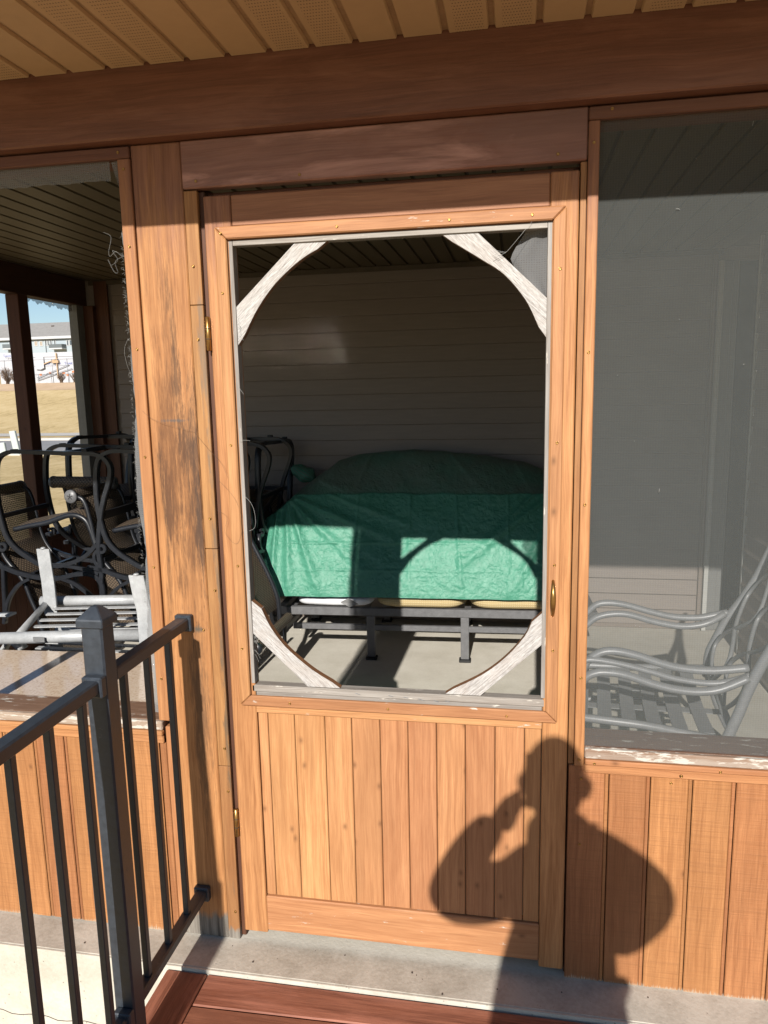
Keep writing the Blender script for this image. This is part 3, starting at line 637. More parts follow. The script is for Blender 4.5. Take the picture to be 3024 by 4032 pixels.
deckboard([(-0.833, yl(0.231, -0.833)), (1.6, yl(0.231, 1.6) - 0.03), (1.6, -0.132), (-0.833, -0.1265)], 'deck')
d = 0.235
for i in range(17):
    deckboard([(-0.833, yl(d + 0.140, -0.833)), (1.6, yl(d + 0.140, 1.6) - 0.03), (1.6, yl(d, 1.6) - 0.03), (-0.833, yl(d, -0.833))], 'deck'); d += 0.145
G().box(-0.94, 1.58, -2.68, -0.13, -0.16, -0.12).box(-0.95, -0.91, -2.68, -0.13, -0.6, -0.046).box(-0.95, 1.58, -2.68, -2.64, -0.6, -0.046).build('deck_frame', 'dark_y', dk)

# ------------------------------------------------------------------ porch roof, ceiling
g = G().box(-3.6, 2.4, -0.62, 3.4, 2.386, 2.52); structure(g.build('porch_roof', 'roofing'))
structure(G().box(-3.6, 2.4, -0.635, -0.605, 2.332, 2.53).build('fascia_board', 'dark_h'))
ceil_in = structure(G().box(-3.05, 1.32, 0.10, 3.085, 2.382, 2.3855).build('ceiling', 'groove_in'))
ceil_out = structure(G().box(-3.6, 2.4, -0.60, -0.042, 2.364, 2.3855).build('ceiling', 'soffit_groove'))
PIT = 0.1013
def soffit_mesh(L):
    w0, w1 = -0.0506 + 0.003, 0.0506 - 0.009
    pr = [(w0, 0.0075), (w0 + 0.003, 0.0), (w1 - 0.003, 0.0), (w1, 0.0075)]
    g = G(); g.add([(x, 0, z) for x, z in pr] + [(x, L, z) for x, z in pr], [(i, i + 1, 5 + i, 4 + i) for i in range(3)] + [(0, 3, 2, 1), (4, 5, 6, 7), (0, 4, 7, 3)])
    return g.mesh('soffit_panel')
mo = [soffit_mesh(0.556), soffit_mesh(0.556)]; mo[0].materials.append(M['soffit']); mo[1].materials.append(M['soffit_vent'])
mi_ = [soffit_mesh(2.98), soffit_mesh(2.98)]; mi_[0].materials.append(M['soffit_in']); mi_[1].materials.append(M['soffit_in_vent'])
for i in range(-22, 22):
    x = -1.072 + PIT * (i + 0.5)
    link('soffit_panel', mo[1 if i % 4 in (1, 2) else 0], None, ceil_out, (x, -0.6, 2.356))
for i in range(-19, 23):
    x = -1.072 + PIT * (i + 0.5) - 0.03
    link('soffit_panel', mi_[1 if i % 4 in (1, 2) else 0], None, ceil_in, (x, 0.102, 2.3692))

# ------------------------------------------------------------------ beam, post, front walls
bm_ = tag(board('beam', -3.3, 1.6, -0.042, 0.098, 2.1975, 2.3675, 'beam', None, 0.004), 'long dark stained timber beam above the screen door under the soffit', 'beam')
board('inner_header', -3.3, 1.6, 0.030, 0.097, 2.168, 2.1965, 'dark_h', bm_)

post = thing('wooden_post', 'broad weathered wooden post with dark water stains between the left window and the door', 'post', (-0.885, 0.05, 0))
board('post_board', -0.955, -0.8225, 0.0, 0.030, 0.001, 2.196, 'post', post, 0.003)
board('post_core', -0.95, -0.790, 0.032, 0.12, 0.001, 2.10, 'dark_v', post)
for z0, z1 in ((0.001, 0.545), (0.5465, 1.1715), (1.173, 1.8045), (1.806, 2.080)):
    board('stop_strip', -0.8215, -0.787, 0.001, 0.016, z0, z1, 'strip', post, 0.0015)
board('door_jamb', -0.7895, -0.7745, 0.018, 0.10, 0.001, 2.08, 'dark_v', post)
board('inner_stop', -0.7735, -0.760, 0.0415, 0.07, 0.001, 2.08, 'dark_v', post)
screws(post, [(-0.806, 1.90), (-0.805, 1.72), (-0.802, 1.255), (-0.80, 1.058), (-0.80, 0.60), (-0.797, 0.47), (-0.797, 0.09)])
screws(post, [(-0.84, 0.945)])

hd = tag(board('door_header', -0.8215, 0.150, -0.003, 0.029, 2.0835, 2.1955, 'header', None, 0.003), 'wide dark stained header board over the screen door', 'header board')
board('head_jamb', -0.777, 0.136, 0.045, 0.10, 2.066, 2.0825, 'dark_h', hd)
screws(hd, [(-0.785, 2.10), (0.085, 2.10), (-0.52, 2.097)], -0.004)

def sill_ledge(parent, x0, x1):
    board('sill', x0, x1, 0.004, 0.115, 0.640, 0.672, 'sill_top', parent, 0.002)
    board('sill_nosing', x0, x1, -0.012, 0.003, 0.647, 0.6735, 'sill_edge', parent, 0.003)
    board('sill_trim', x0, x1 + 0.001, -0.018, -0.0005, 0.632, 0.6465, 'trim_h', parent, 0.003)
    board('apron_trim', x0, x1, -0.009, -0.0005, 0.606, 0.6315, 'trim_h', parent, 0.003)

lw = thing('porch_wall', 'left stretch of wooden porch wall with vertical boards and torn out screen', 'wall', (-1.9, 0.05, 0))
xs = [-0.998 - 0.1005 * i for i in range(22)]
for a, b in zip(xs[1:], xs):
    z0_ = -0.001 + rnd.uniform(0, 0.004)
    board('wall_board', a + 0.0104, b - 0.0012, 0.0, 0.020, z0_, 0.6055, 'board', lw, 0.0022)
    board('board_bead', a + 0.0012, a + 0.0098, 0.001, 0.020, z0_ + 0.001, 0.6055, 'board', lw, 0.0014)
board('corner_strip', -0.9955, -0.976, 0.0, 0.020, 0.002, 0.6055, 'board', lw, 0.002)
board('corner_strip', -0.9745, -0.956, -0.001, 0.020, 0.002, 0.655, 'trim_v', lw, 0.002)
board('inner_board', -3.2, -0.956, 0.0215, 0.09, 0.002, 0.639, 'dark_h', lw)
sill_ledge(lw, -3.2, -0.978)
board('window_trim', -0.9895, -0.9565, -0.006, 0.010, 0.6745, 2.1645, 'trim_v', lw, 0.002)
board('top_trim', -3.2, -0.9565, -0.006, 0.010, 2.1655, 2.193, 'dark_h', lw, 0.002)
board('mullion', -1.785, -1.735, 0.0, 0.04, 0.6745, 2.1645, 'trim_v', lw, 0.002)
screws(lw, [(-0.973, 2.14), (-0.972, 1.955), (-0.972, 1.70), (-0.972, 1.42), (-0.970, 1.12), (-0.97, 0.93), (-0.972, 0.80)], -0.007)
screws(lw, [(-0.985, 2.18)], -0.007); screws(lw, [(-1.44, 0.62), (-1.19, 0.618)], -0.0185)
# torn screen remnant: ragged strip along the trim and a band under the top trim
def remnant():
    r = random.Random(3); g = G(); n = 120; vs = []
    for i in range(n + 1):
        z = 0.69 + (2.165 - 0.69) * i / n
        w = 0.009 + 0.011 * max(0, min(1, (1.75 - z) / 0.4)) + 0.003 * math.sin(i * 0.13) + 0.002 * math.sin(i * 0.41 + 1) + r.uniform(-0.0015, 0.0015)
        if 2.0 < z: w = 0.006 + 0.02 * max(0, (z - 2.1) / 0.06)
        vs += [(-0.9885, 0.0115, z), (-0.9895 - w * 0.5, 0.0125 + 0.002 * math.sin(i * .3), z), (-0.9895 - w, 0.014 + 0.006 * math.sin(i * 0.21), z)]
    g.add(vs, [(3 * i + j, 3 * i + j + 1, 3 * i + 4 + j, 3 * i + 3 + j) for i in range(n) for j in range(2)])
    n2 = 90; vs = []
    for i in range(n2 + 1):
        x = -1.99 + (1.99 - 1.02) * i / n2; d_ = 0.047 + 0.0012 * math.sin(i * 0.5) + 0.0008 * math.sin(i * 1.7)
        vs += [(x, 0.0115, 2.168), (x, 0.0125, 2.168 - d_ * 0.5), (x, 0.014, 2.168 - d_)]
    g.add(vs, [(3 * i + j, 3 * i + 1 + j, 3 * i + 4 + j, 3 * i + 3 + j) for i in range(n2) for j in range(2)])
    me = g.mesh('torn_screen'); link('torn_screen', me, 'screen_torn', lw)
    g = G()
    for i in range(240):
        z = r.uniform(0.8, 2.0); x = -0.998 - 0.010 * max(0, min(1, (1.75 - z) / 0.4)) - r.uniform(0, 0.004); a = r.uniform(2.0, 3.9); L = r.uniform(0.003, 0.010)
        g.tube([(x, 0.012, z), (x + math.cos(a) * L * .5, 0.01, z + math.sin(a) * L * .5 + 0.002), (x + math.cos(a) * L, 0.011 + r.uniform(-.004, .004), z + math.sin(a) * L)], 0.0003, 3, False, 2, cap=False)
    tag(g.build('frayed_fibres', 'thread', lw), kind='stuff')
    for c in ([(-0.995, 1.925), (-1.01, 1.945), (-1.03, 1.935), (-1.04, 1.95), (-1.032, 1.985), (-1.045, 1.995)], [(-0.995, 1.935), (-1.015, 1.92), (-1.012, 1.895), (-1.03, 1.90), (-1.045, 1.93)], [(-0.99, 1.93), (-1.02, 1.948), (-1.01, 1.925), (-1.036, 1.915)],
              [(-1.0, 1.73), (-1.008, 1.70), (-1.006, 1.66), (-1.0, 1.63)]):
        G().tube([(x, 0.004 - 0.01 * math.sin(i * 1.3), z) for i, (x, z) in enumerate(c)], 0.00025, 4, True, 6).build('loose_thread', 'thread', lw)
remnant()

rw = thing('porch_wall', 'right stretch of wooden porch wall with vertical boards and intact grey insect screen', 'wall', (0.9, 0.05, 0))
xs = [0.138 + 0.1015 * i for i in range(12)]
for i, (a, b) in enumerate(zip(xs, xs[1:])):
    z0_ = -0.004 + rnd.uniform(0, 0.004)
    board('wall_board', a + 0.0012, b - 0.0104, 0.0, 0.020, z0_, 0.6055 if i else 0.6208, 'board', rw, 0.0022)
    board('board_bead', b - 0.0098, b - 0.0012, 0.001, 0.020, z0_ + 0.001, 0.6055, 'board', rw, 0.0014)
board('inner_board', 0.1725, 1.25, 0.0215, 0.09, 0.002, 0.639, 'dark_h', rw)
sill_ledge(rw, 0.1765, 1.25)
board('window_trim', 0.1515, 0.1755, -0.006, 0.010, 0.622, 2.1645, 'trim_v', rw, 0.002)
board('top_trim', 0.1515, 1.25, -0.006, 0.010, 2.1655, 2.193, 'dark_h', rw, 0.002)
board('door_stop', 0.1365, 0.1500, 0.004, 0.016, 0.6225, 2.082, 'strip', rw, 0.001)
board('door_jamb', 0.1365, 0.172, 0.0165, 0.085, 0.002, 2.10, 'dark_v', rw)
board('inner_stop', 0.122, 0.136, 0.0415, 0.07, 0.002, 2.08, 'dark_v', rw)
screws(rw, [(0.163, 2.118), (0.162, 1.66), (0.162, 1.30), (0.163, 0.86), (0.163, 0.64)], -0.007); screws(rw, [(0.20, 2.185)], -0.007); screws(rw, [(0.20, 0.638), (0.50, 0.638), (0.41, 0.62)], -0.0185)
screws(rw, [(0.170, 0.585), (0.17, 0.40), (0.39, 0.59)], -0.001)
g = G(); nx, nz = 30, 40; vs = []
for j in range(nz + 1):
    for i in range(nx + 1):
        x = 0.172 + (1.24 - 0.172) * i / nx; z = 0.664 + (2.17 - 0.664) * j / nz
        vs.append((x, 0.0125 + 0.004 * noise.noise((x * 2.5, z * 1.6, 3)), z))
g.add(vs, [(j * (nx + 1) + i, j * (nx + 1) + i + 1, (j + 1) * (nx + 1) + i + 1, (j + 1) * (nx + 1) + i) for j in range(nz) for i in range(nx)], True)
sc = g.build('insect_screen', 'screen', rw)
g = G()
for i in range(14):
    x, z = rnd.uniform(0.19, 0.55), rnd.uniform(0.8, 2.14); a = rnd.uniform(0, 3.1); L = rnd.choice([0.0015, 0.002, 0.003, 0.010])
    g.tube([(x, 0.008, z), (x + math.cos(a) * L * 0.5, 0.007, z + math.sin(a) * L * 0.5 + 0.001), (x + math.cos(a) * L, 0.008, z + math.sin(a) * L)], 0.0005, 4, True, 2)
tag(g.build('lint', 'thread', rw), kind='stuff')

# ------------------------------------------------------------------ screen door
dr = thing('screen_door', 'wooden screen door with arched corner braces and its screen torn away', 'door', (-0.319, 0.02, 0.0))
Y0 = 0.003
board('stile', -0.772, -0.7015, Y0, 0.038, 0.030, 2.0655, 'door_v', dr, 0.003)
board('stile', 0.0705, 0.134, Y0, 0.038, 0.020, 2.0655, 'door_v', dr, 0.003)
board('top_rail', -0.7005, 0.0695, Y0 + 0.001, 0.036, 1.990, 2.0645, 'door_top', dr, 0.003)
board('top_rail', -0.7005, 0.0695, Y0 + 0.002, 0.036, 1.957, 1.9892, 'door_h', dr, 0.002)
board('middle_rail', -0.7005, 0.0695, Y0 - 0.004, 0.034, 0.7135, 0.7345, 'door_h', dr, 0.002)
board('inner_rail', -0.7005, 0.0695, 0.006, 0.036, 0.7355, 0.772, 'gray_h', dr, 0.002)
board('bottom_rail', -0.7005, 0.0695, Y0 - 0.002, 0.036, 0.040, 0.1505, 'door_h', dr, 0.003)
px = [-0.7005, -0.672, -0.596, -0.51, -0.435, -0.357, -0.281, -0.204, -0.128, -0.05, 0.026, 0.0695]
for a, b in zip(px, px[1:]):
    board('plank', a + 0.0008, b - 0.0008, Y0 + 0.006, 0.030, 0.1512, 0.7128, 'door_plank', dr, 0.0022)
# mitred bead moulding round the opening
ox0, ox1, oz0, oz1, bw = -0.7425, 0.1070, 0.7355, 1.9885, 0.030
q = [(ox0, oz0), (ox1, oz0), (ox1, oz1), (ox0, oz1)]; qi = [(ox0 + bw, oz0 + bw), (ox1 - bw, oz0 + bw), (ox1 - bw, oz1 - bw), (ox0 + bw, oz1 - bw)]
for i in range(4):
    j = (i + 1) % 4; poly = [q[i], q[j], qi[j], qi[i]]
    c = (sum(p[0] for p in poly) / 4, -0.004, sum(p[1] for p in poly) / 4)
    e = 0.0006
    poly = [(c[0] + (x - c[0]) * (1 - 2 * e), c[2] + (z - c[2]) * (1 - 2 * e)) for x, z in poly]
    G().prism(poly, -0.010, 0.0022).build('bead_moulding', 'bead_h' if i % 2 == 0 else 'bead_v', dr, 0.003, c)
# bare grey strips inside the moulding
IX0, IX1, IZ0, IZ1 = -0.7105, 0.0755, 0.7675, 1.9565
board('screen_strip', IX0, IX0 + 0.010, 0.001, 0.030, IZ0 + 0.03, IZ1, 'gray_v', dr, 0.001)
board('screen_strip', IX1 - 0.010, IX1, 0.001, 0.030, IZ0 + 0.03, IZ1, 'gray_v', dr, 0.001)
board('screen_strip', IX0 + 0.0105, IX1 - 0.0105, 0.001, 0.030, IZ1 - 0.013, IZ1, 'gray_h', dr, 0.001)
board('screen_strip', IX0, IX1, 0.003, 0.034, 0.773, 0.7925, 'gray_h', dr, 0.002)
def brace(poly, dvec):
    g = G(); g.prism(poly, 0.0, 0.021, 0, 1)
    c = (sum(p[0] for p in poly) / len(poly), 0.0065, sum(p[1] for p in poly) / len(poly))
    g.v = [(x, y + 0.0065, z) for x, y, z in g.v]
    me = g.mesh('corner_brace', 0.0008, c)
    uv = me.uv_layers.new(name='UVMap'); d_ = Vector(dvec).normalized(); e = Vector((-d_.y, d_.x))
    for lp in me.loops:
        v = me.vertices[lp.vertex_index].co; uv.data[lp.index].uv = (v.x * d_.x + v.z * d_.y + c[0] * 3, v.x * e.x + v.z * e.y + c[2] * 3)
    return link('corner_brace', me, ['brace', 'brace_edge'], dr, c)
def arc(pts): return [(p.x, p.z) for p in catmull([(x, 0, z) for x, z in pts], 5)]
brace([(-0.459, 1.944), (-0.541, 1.944), (-0.701, 1.797), (-0.701, 1.702)] + [(-0.682, 1.728)] + arc([(-0.682, 1.728), (-0.645, 1.790), (-0.595, 1.850), (-0.531, 1.901), (-0.484, 1.926)])[1:], (0.74, 0.68))
brace([(-0.181, 1.944), (-0.096, 1.944), (0.066, 1.788), (0.066, 1.697), (0.048, 1.722)] + arc([(0.048, 1.722), (0.017, 1.785), (-0.033, 1.845), (-0.088, 1.883), (-0.156, 1.926)])[1:], (0.72, -0.69))
brace([(-0.701, 1.030), (-0.674, 1.009)] + arc([(-0.674, 1.009), (-0.650, 0.957), (-0.610, 0.903), (-0.544, 0.846), (-0.485, 0.810)])[1:] + [(-0.462, 0.7935), (-0.553, 0.7935), (-0.701, 0.938)], (0.72, -0.69))
brace([(0.066, 1.022), (0.041, 0.998)] + arc([(0.041, 0.998), (0.022, 0.957), (-0.026, 0.899), (-0.085, 0.850), (-0.159, 0.808)])[1:] + [(-0.180, 0.7935), (-0.088, 0.7935), (0.066, 0.938)], (0.72, 0.69))
# scrap of screen left in the upper corner
g = G(); cols = 14; vs = []
for j in range(cols + 1):
    t = j / cols; z = 1.958 - t * 0.165
    xl = 0.032 - 0.062 * math.sin(min(1, t * 1.5) * 1.5708) + (0.085 * max(0, t - 0.42) / 0.58)
    for i in range(9):
        s_ = i / 8; x = xl + (0.073 - xl) * s_
        vs.append((x, 0.0315 + 0.016 * (1 - s_) * math.sin(t * 3) + (0.012 * math.sin(8 * s_ + 5 * t)) * (1 - s_) * min(1, t * 4) - (0.032 * max(0, 1 - t * 6)), z + 0.004 * (1 - s_) * math.sin(7 * t)))
g.add(vs, [(j * 9 + i, j * 9 + i + 1, j * 9 + i + 10, j * 9 + i + 9) for j in range(cols) for i in range(8)], True)
link('torn_screen', g.mesh('torn_screen'), 'screen_torn', dr)
for c in ([(0.033, 1.962), (0.01, 1.935), (-0.012, 1.91), (-0.03, 1.893), (-0.05, 1.885)], [(-0.03, 1.894), (-0.045, 1.892), (-0.06, 1.885)], [(-0.03, 1.893), (-0.05, 1.897)], [(-0.706, 1.46), (-0.69, 1.463), (-0.675, 1.461)], [(-0.703, 1.60), (-0.69, 1.585), (-0.686, 1.58)],
          [(-0.772, 1.36), (-0.74, 1.33), (-0.72, 1.30), (-0.71, 1.25), (-0.715, 1.21), (-0.73, 1.19), (-0.76, 1.22), (-0.75, 1.26), (-0.775, 1.28)], [(-0.705, 1.32), (-0.682, 1.30), (-0.672, 1.27), (-0.676, 1.235), (-0.69, 1.225)],
          [(-0.98, 1.55), (-0.94, 1.52), (-0.88, 1.50), (-0.83, 1.485)], [(-0.83, 1.485), (-0.79, 1.44), (-0.755, 1.40), (-0.735, 1.34)]):
    G().tube([(x, -0.004 - 0.008 * abs(math.sin(i)), z) for i, (x, z) in enumerate(c)], 0.00028 if c[0][0] < -0.74 else 0.0004, 4, True, 6).build('loose_thread', 'thread' if c[0][0] > -0.74 else 'twig', dr)
g = G()
for i in range(34):
    z = 1.72 + rnd.random() * 0.045 if i < 20 else rnd.choice([0.92, 0.95, 0.885]) + rnd.uniform(-0.01, 0.01); x = -0.701
    g.tube([(x, 0.012, z), (x + rnd.uniform(0.003, 0.010), 0.006, z + rnd.uniform(-0.01, 0.008)), (x + rnd.uniform(0.006, 0.018), 0.008, z + rnd.uniform(-0.02, 0.006))], 0.0005, 3, False, 2, cap=False)
tag(g.build('frayed_fibres', 'thread', dr), kind='stuff')
for z0, z1 in ((1.694, 1.772), (0.338, 0.416)):
    hb = G().lathe([(0.002, z0 - 0.004), (0.0062, z0 - 0.002), (0.0062, z1 + 0.002), (0.002, z1 + 0.004)], (-0.7755, -0.003, 0), 'z', 12).build('hinge', 'brass', dr)
    for zz in (0.33, 0.66): G().lathe([(0.0066, -0.001), (0.0066, 0.001)], (-0.7755, -0.003, z0 + (z1 - z0) * zz), 'z', 12).build('knuckle_joint', 'mulch', hb)
hx, hz0, hz1 = 0.0905, 1.017, 1.114
hg = G(); prof_ = [(hx, Y0 - 0.006, hz1), (hx, Y0 - 0.020, hz1 - 0.012), (hx, Y0 - 0.029, hz1 - 0.030), (hx, Y0 - 0.030, (hz0 + hz1) / 2), (hx, Y0 - 0.029, hz0 + 0.03), (hx, Y0 - 0.020, hz0 + 0.012), (hx, Y0 - 0.006, hz0)]
hg.tube(prof_, lambda t: 0.0036 + 0.0036 * math.sin(math.pi * t) ** 2, 12, True, 5)
hdl = hg.build('door_handle', 'brass', dr)
for z in (hz0, hz1): G().lathe([(0.0095, Y0), (0.0095, Y0 - 0.002), (0.0075, Y0 - 0.0045), (0.003, Y0 - 0.006)], (hx, 0, z), 'y', 20).build('escutcheon', 'brass', hdl)
screws(dr, [(-0.725, 1.973), (-0.43, 1.972), (-0.16, 1.972), (0.03, 1.972), (0.094, 1.85), (0.094, 1.45), (0.093, 1.15), (0.093, 0.93), (-0.728, 1.83), (-0.728, 1.45), (-0.727, 1.13), (-0.728, 0.90), (-0.6, 0.75), (-0.33, 0.75), (-0.02, 0.749)], -0.0105)
g = G()
for x, z in ((-0.33, 0.783), (-0.29, 0.781), (-0.25, 0.778), (-0.21, 0.776), (-0.18, 0.777), (-0.42, 0.784)): g.tube([(x, 0.0015, z), (x + 0.013, 0.0012, z - 0.003)], 0.0008, 4, False, 1)
tag(g.build('staples', 'fence_metal', dr), kind='stuff')

# ------------------------------------------------------------------ house wall with siding, patio door, side walls
hw = thing('house_wall', 'taupe vinyl sided house wall at the back of the porch', 'wall', (-0.8, 3.1, 0))
YB = 3.07; EXP = 0.1016
def lap_mesh(x0, x1):
    g = G(); pr = [(0.0, 0.0), (-0.017, 0.0), (-0.018, 0.003), (-0.0025, 0.098), (0.0, 0.1005)]
    n = len(pr); g.add([(x0, y, z) for y, z in pr] + [(x1, y, z) for y, z in pr], [(i, (i + 1) % n, n + (i + 1) % n, n + i) for i in range(n)] + [tuple(range(n - 1, -1, -1)), tuple(range(n, 2 * n))]); return g.mesh('siding_plank')
lm = lap_mesh(-1.96, 1.96); lm.materials.append(M['siding'])
for i in range(23): link('siding_plank', lm, None, hw, (-0.815, YB, 0.032 + EXP * i))
board('sheathing', -3.05, 1.19, YB + 0.002, YB + 0.08, 0.001, 2.38, 'vinyl_trim', hw)
board('corner_trim', 1.150, 1.172, YB - 0.022, YB, 0.02, 2.36, 'vinyl_trim', hw)
board('corner_trim', -2.90, -2.80, YB - 0.03, YB - 0.014, 0.02, 2.36, 'dark_v', hw)
board('starter_trim', -2.775, 1.149, YB - 0.010, YB + 0.001, 0.002, 0.031, 'vinyl_trim', hw)
board('top_trim', -2.94, 1.2, YB - 0.026, YB - 0.020, 2.335, 2.368, 'groove_in', hw)
pd = thing('patio_door', 'dark glazed patio door with white casing right of the siding', 'door', (1.3, 3.07, 0))
board('casing', 1.180, 1.206, YB - 0.035, YB + 0.02, 0.004, 2.30, 'white_trim', pd)
board('casing', 1.2065, 1.262, YB - 0.012, YB + 0.02, 0.004, 2.30, 'gray_trim', pd)
board('door_frame', 1.2625, 1.30, YB + 0.0, YB + 0.04, 0.004, 2.30, 'gray_trim', pd)
board('glass_panel', 1.3005, 2.0, YB + 0.02, YB + 0.03, 0.03, 2.3, 'glass', pd, 0)
board('transom', 1.175, 2.0, YB + 0.005, YB + 0.08, 2.301, 2.384, 'vinyl_trim', pd)
board('sill', 1.30, 1.9, YB - 0.01, YB + 0.05, 0.002, 0.028, 'gray_trim', pd)
sw = thing('side_wall', 'vinyl sided wing wall closing the right end of the porch', 'wall', (1.3, 1.3, 0))
g0 = G(); pr = [(0.0, 0.0), (-0.017, 0.0), (-0.018, 0.003), (-0.0025, 0.098), (0.0, 0.1005)]
n = len(pr); g0.add([(x, 0.0, z) for x, z in pr] + [(x, 2.50, z) for x, z in pr], [(i, (i + 1) % n, n + (i + 1) % n, n + i) for i in range(n)] + [tuple(range(n - 1, -1, -1)), tuple(range(n, 2 * n))])
sm_ = g0.mesh('siding_plank'); sm_.materials.append(M['siding'])
for i in range(23): link('siding_plank', sm_, None, sw, (1.30, 0.115, 0.02 + EXP * i))
board('sheathing', 1.302, 1.38, 0.115, 2.63, 0.001, 2.37, 'vinyl_trim', sw)
board('corner_trim', 1.283, 1.2995, 2.62, 2.645, 0.002, 2.36, 'white_trim', sw)
board('end_board', 1.30, 2.0, 2.64, 2.70, 0.002, 2.384, 'vinyl_trim', sw)
board('front_trim', 1.2505, 1.36, -0.0, 0.112, 0.002, 2.19, 'dark_v', sw)

# left end of the porch: posts, header, low wall
ew = thing('end_wall', 'open left end wall of dark stained posts and header', 'wall', (-3.0, 1.5, 0))
XE = -2.95
board('header', XE - 0.09, XE, 0.13, 3.03, 2.195, 2.368, 'dark_y', ew, 0.003)
board('mid_post', XE - 0.088, XE - 0.002, 2.295, 2.39, 0.70, 2.1945, 'dark_v', ew, 0.003)
board('mid_post', XE - 0.088, XE - 0.002, 1.12, 1.21, 0.70, 2.1945, 'dark_v', ew, 0.003)
board('grey_jamb', XE - 0.05, XE - 0.01, 2.915, 2.94, 0.70, 2.1945, 'gray_trim', ew)
board('grey_jamb', XE - 0.09, XE - 0.012, 2.942, 3.00, 0.70, 2.1945, 'gray_trim', ew)
board('corner_post', XE - 0.02, XE + 0.06, 2.995, 3.045, 0.002, 2.1945, 'dark_v', ew, 0.003)
board('corner_post', XE - 0.09, XE, 0.11, 0.2, 0.002, 2.1945, 'dark_v', ew, 0.003)
board('sill', XE - 0.10, XE + 0.01, 0.2005, 2.99, 0.672, 0.6995, 'dark_y', ew)
for i in range(27): board('wall_board', XE - 0.07, XE - 0.05, 0.205 + 0.103 * i, 0.305 + 0.103 * i, 0.002, 0.671, 'dark_v', ew)
g = G(); vs = []
for i in range(41):
    y = 2.40 + 0.51 * i / 40; d_ = 0.02 + 0.022 * (i / 40) + 0.008 * math.sin(i * 0.7) + 0.006 * math.sin(i * 1.9)
    vs += [(XE - 0.04, y, 2.195), (XE - 0.042, y, 2.195 - d_)]
g.add(vs, [(2 * i, 2 * i + 1, 2 * i + 3, 2 * i + 2) for i in range(40)]); link('torn_screen', g.mesh('torn_screen'), 'screen_torn', ew)

# ------------------------------------------------------------------ railing
rl = thing('metal_railing', 'charcoal metal railing with capped post and square balusters left of the door', 'railing', (-0.895, -0.415, 0))
RX = -0.891
board('railing_post', -0.9195, -0.8695, -0.440, -0.390, -0.0095, 1.098, 'rail', rl, 0.004)
c = (-0.8945, -0.415); w0, w1 = 0.0315, 0.007
g = G(); g.add([(c[0] + sx * w, c[1] + sy * w, z) for z, w in ((1.094, w0), (1.112, w0), (1.137, w1)) for sx, sy in ((-1, -1), (1, -1), (1, 1), (-1, 1))],
      [(3, 2, 1, 0), (8, 9, 10, 11)] + [(b + i, b + (i + 1) % 4, b + 4 + (i + 1) % 4, b + 4 + i) for b in (0, 4) for i in range(4)])
g.build('post_cap', 'rail', rl, 0.002)
for y0, y1 in ((-0.389, -0.014), (-1.75, -0.441)):
    board('top_rail', RX - 0.0175, RX + 0.0175, y0, y1, 0.954, 0.984, 'rail', rl, 0.004)
    board('bottom_rail', RX - 0.0155, RX + 0.0155, y0, y1, 0.134, 0.162, 'rail', rl, 0.004)
for y in (-0.110, -0.222, -0.334, -0.503, -0.6155, -0.727, -0.839, -0.951, -1.063, -1.175, -1.287, -1.399, -1.511, -1.623):
    board('baluster', RX - 0.008, RX + 0.008, y - 0.008, y + 0.008, 0.1615, 0.9545, 'rail', rl, 0.0015)
for y0, y1 in ((-0.020, -0.0005), (-0.462, -0.4405)):
    board('bracket', RX - 0.0235, RX + 0.0235, y0, y1, 0.944, 0.990, 'rail', rl, 0.003)
    board('bracket', RX - 0.0225, RX + 0.0225, y0, y1, 0.126, 0.169, 'rail', rl, 0.003)
board('base_flange', -0.94, -0.849, -0.461, -0.369, -0.0095, -0.002, 'rail', rl, 0.002)
board('railing_post', -0.9195, -0.8695, -1.80, -1.75, -0.0095, 1.098, 'rail', rl, 0.004)

# ------------------------------------------------------------------ stone table, silver footstools
tb = thing('stone_table', 'table with polished beige speckled stone top behind the left sill', 'table', (-1.8, 0.45, 0))
g = G(); pt = [(-2.42, 0.17), (-1.165, 0.20), (-1.18, 0.775), (-2.43, 0.715)]; g.add([(x, y, 0.57) for x, y in pt] + [(x, y, 0.545) for x, y in pt], [(0, 1, 2, 3), (7, 6, 5, 4)] + [(i, 4 + i, 4 + (i + 1) % 4, (i + 1) % 4) for i in range(4)])
g.build('tabletop', 'stone', tb, 0.003)
for x, y in ((-2.34, 0.25), (-1.25, 0.28), (-1.26, 0.69), (-2.34, 0.64)): board('leg', x - 0.025, x + 0.025, y - 0.025, y + 0.025, 0.001, 0.5445, 'sofa_metal', tb)

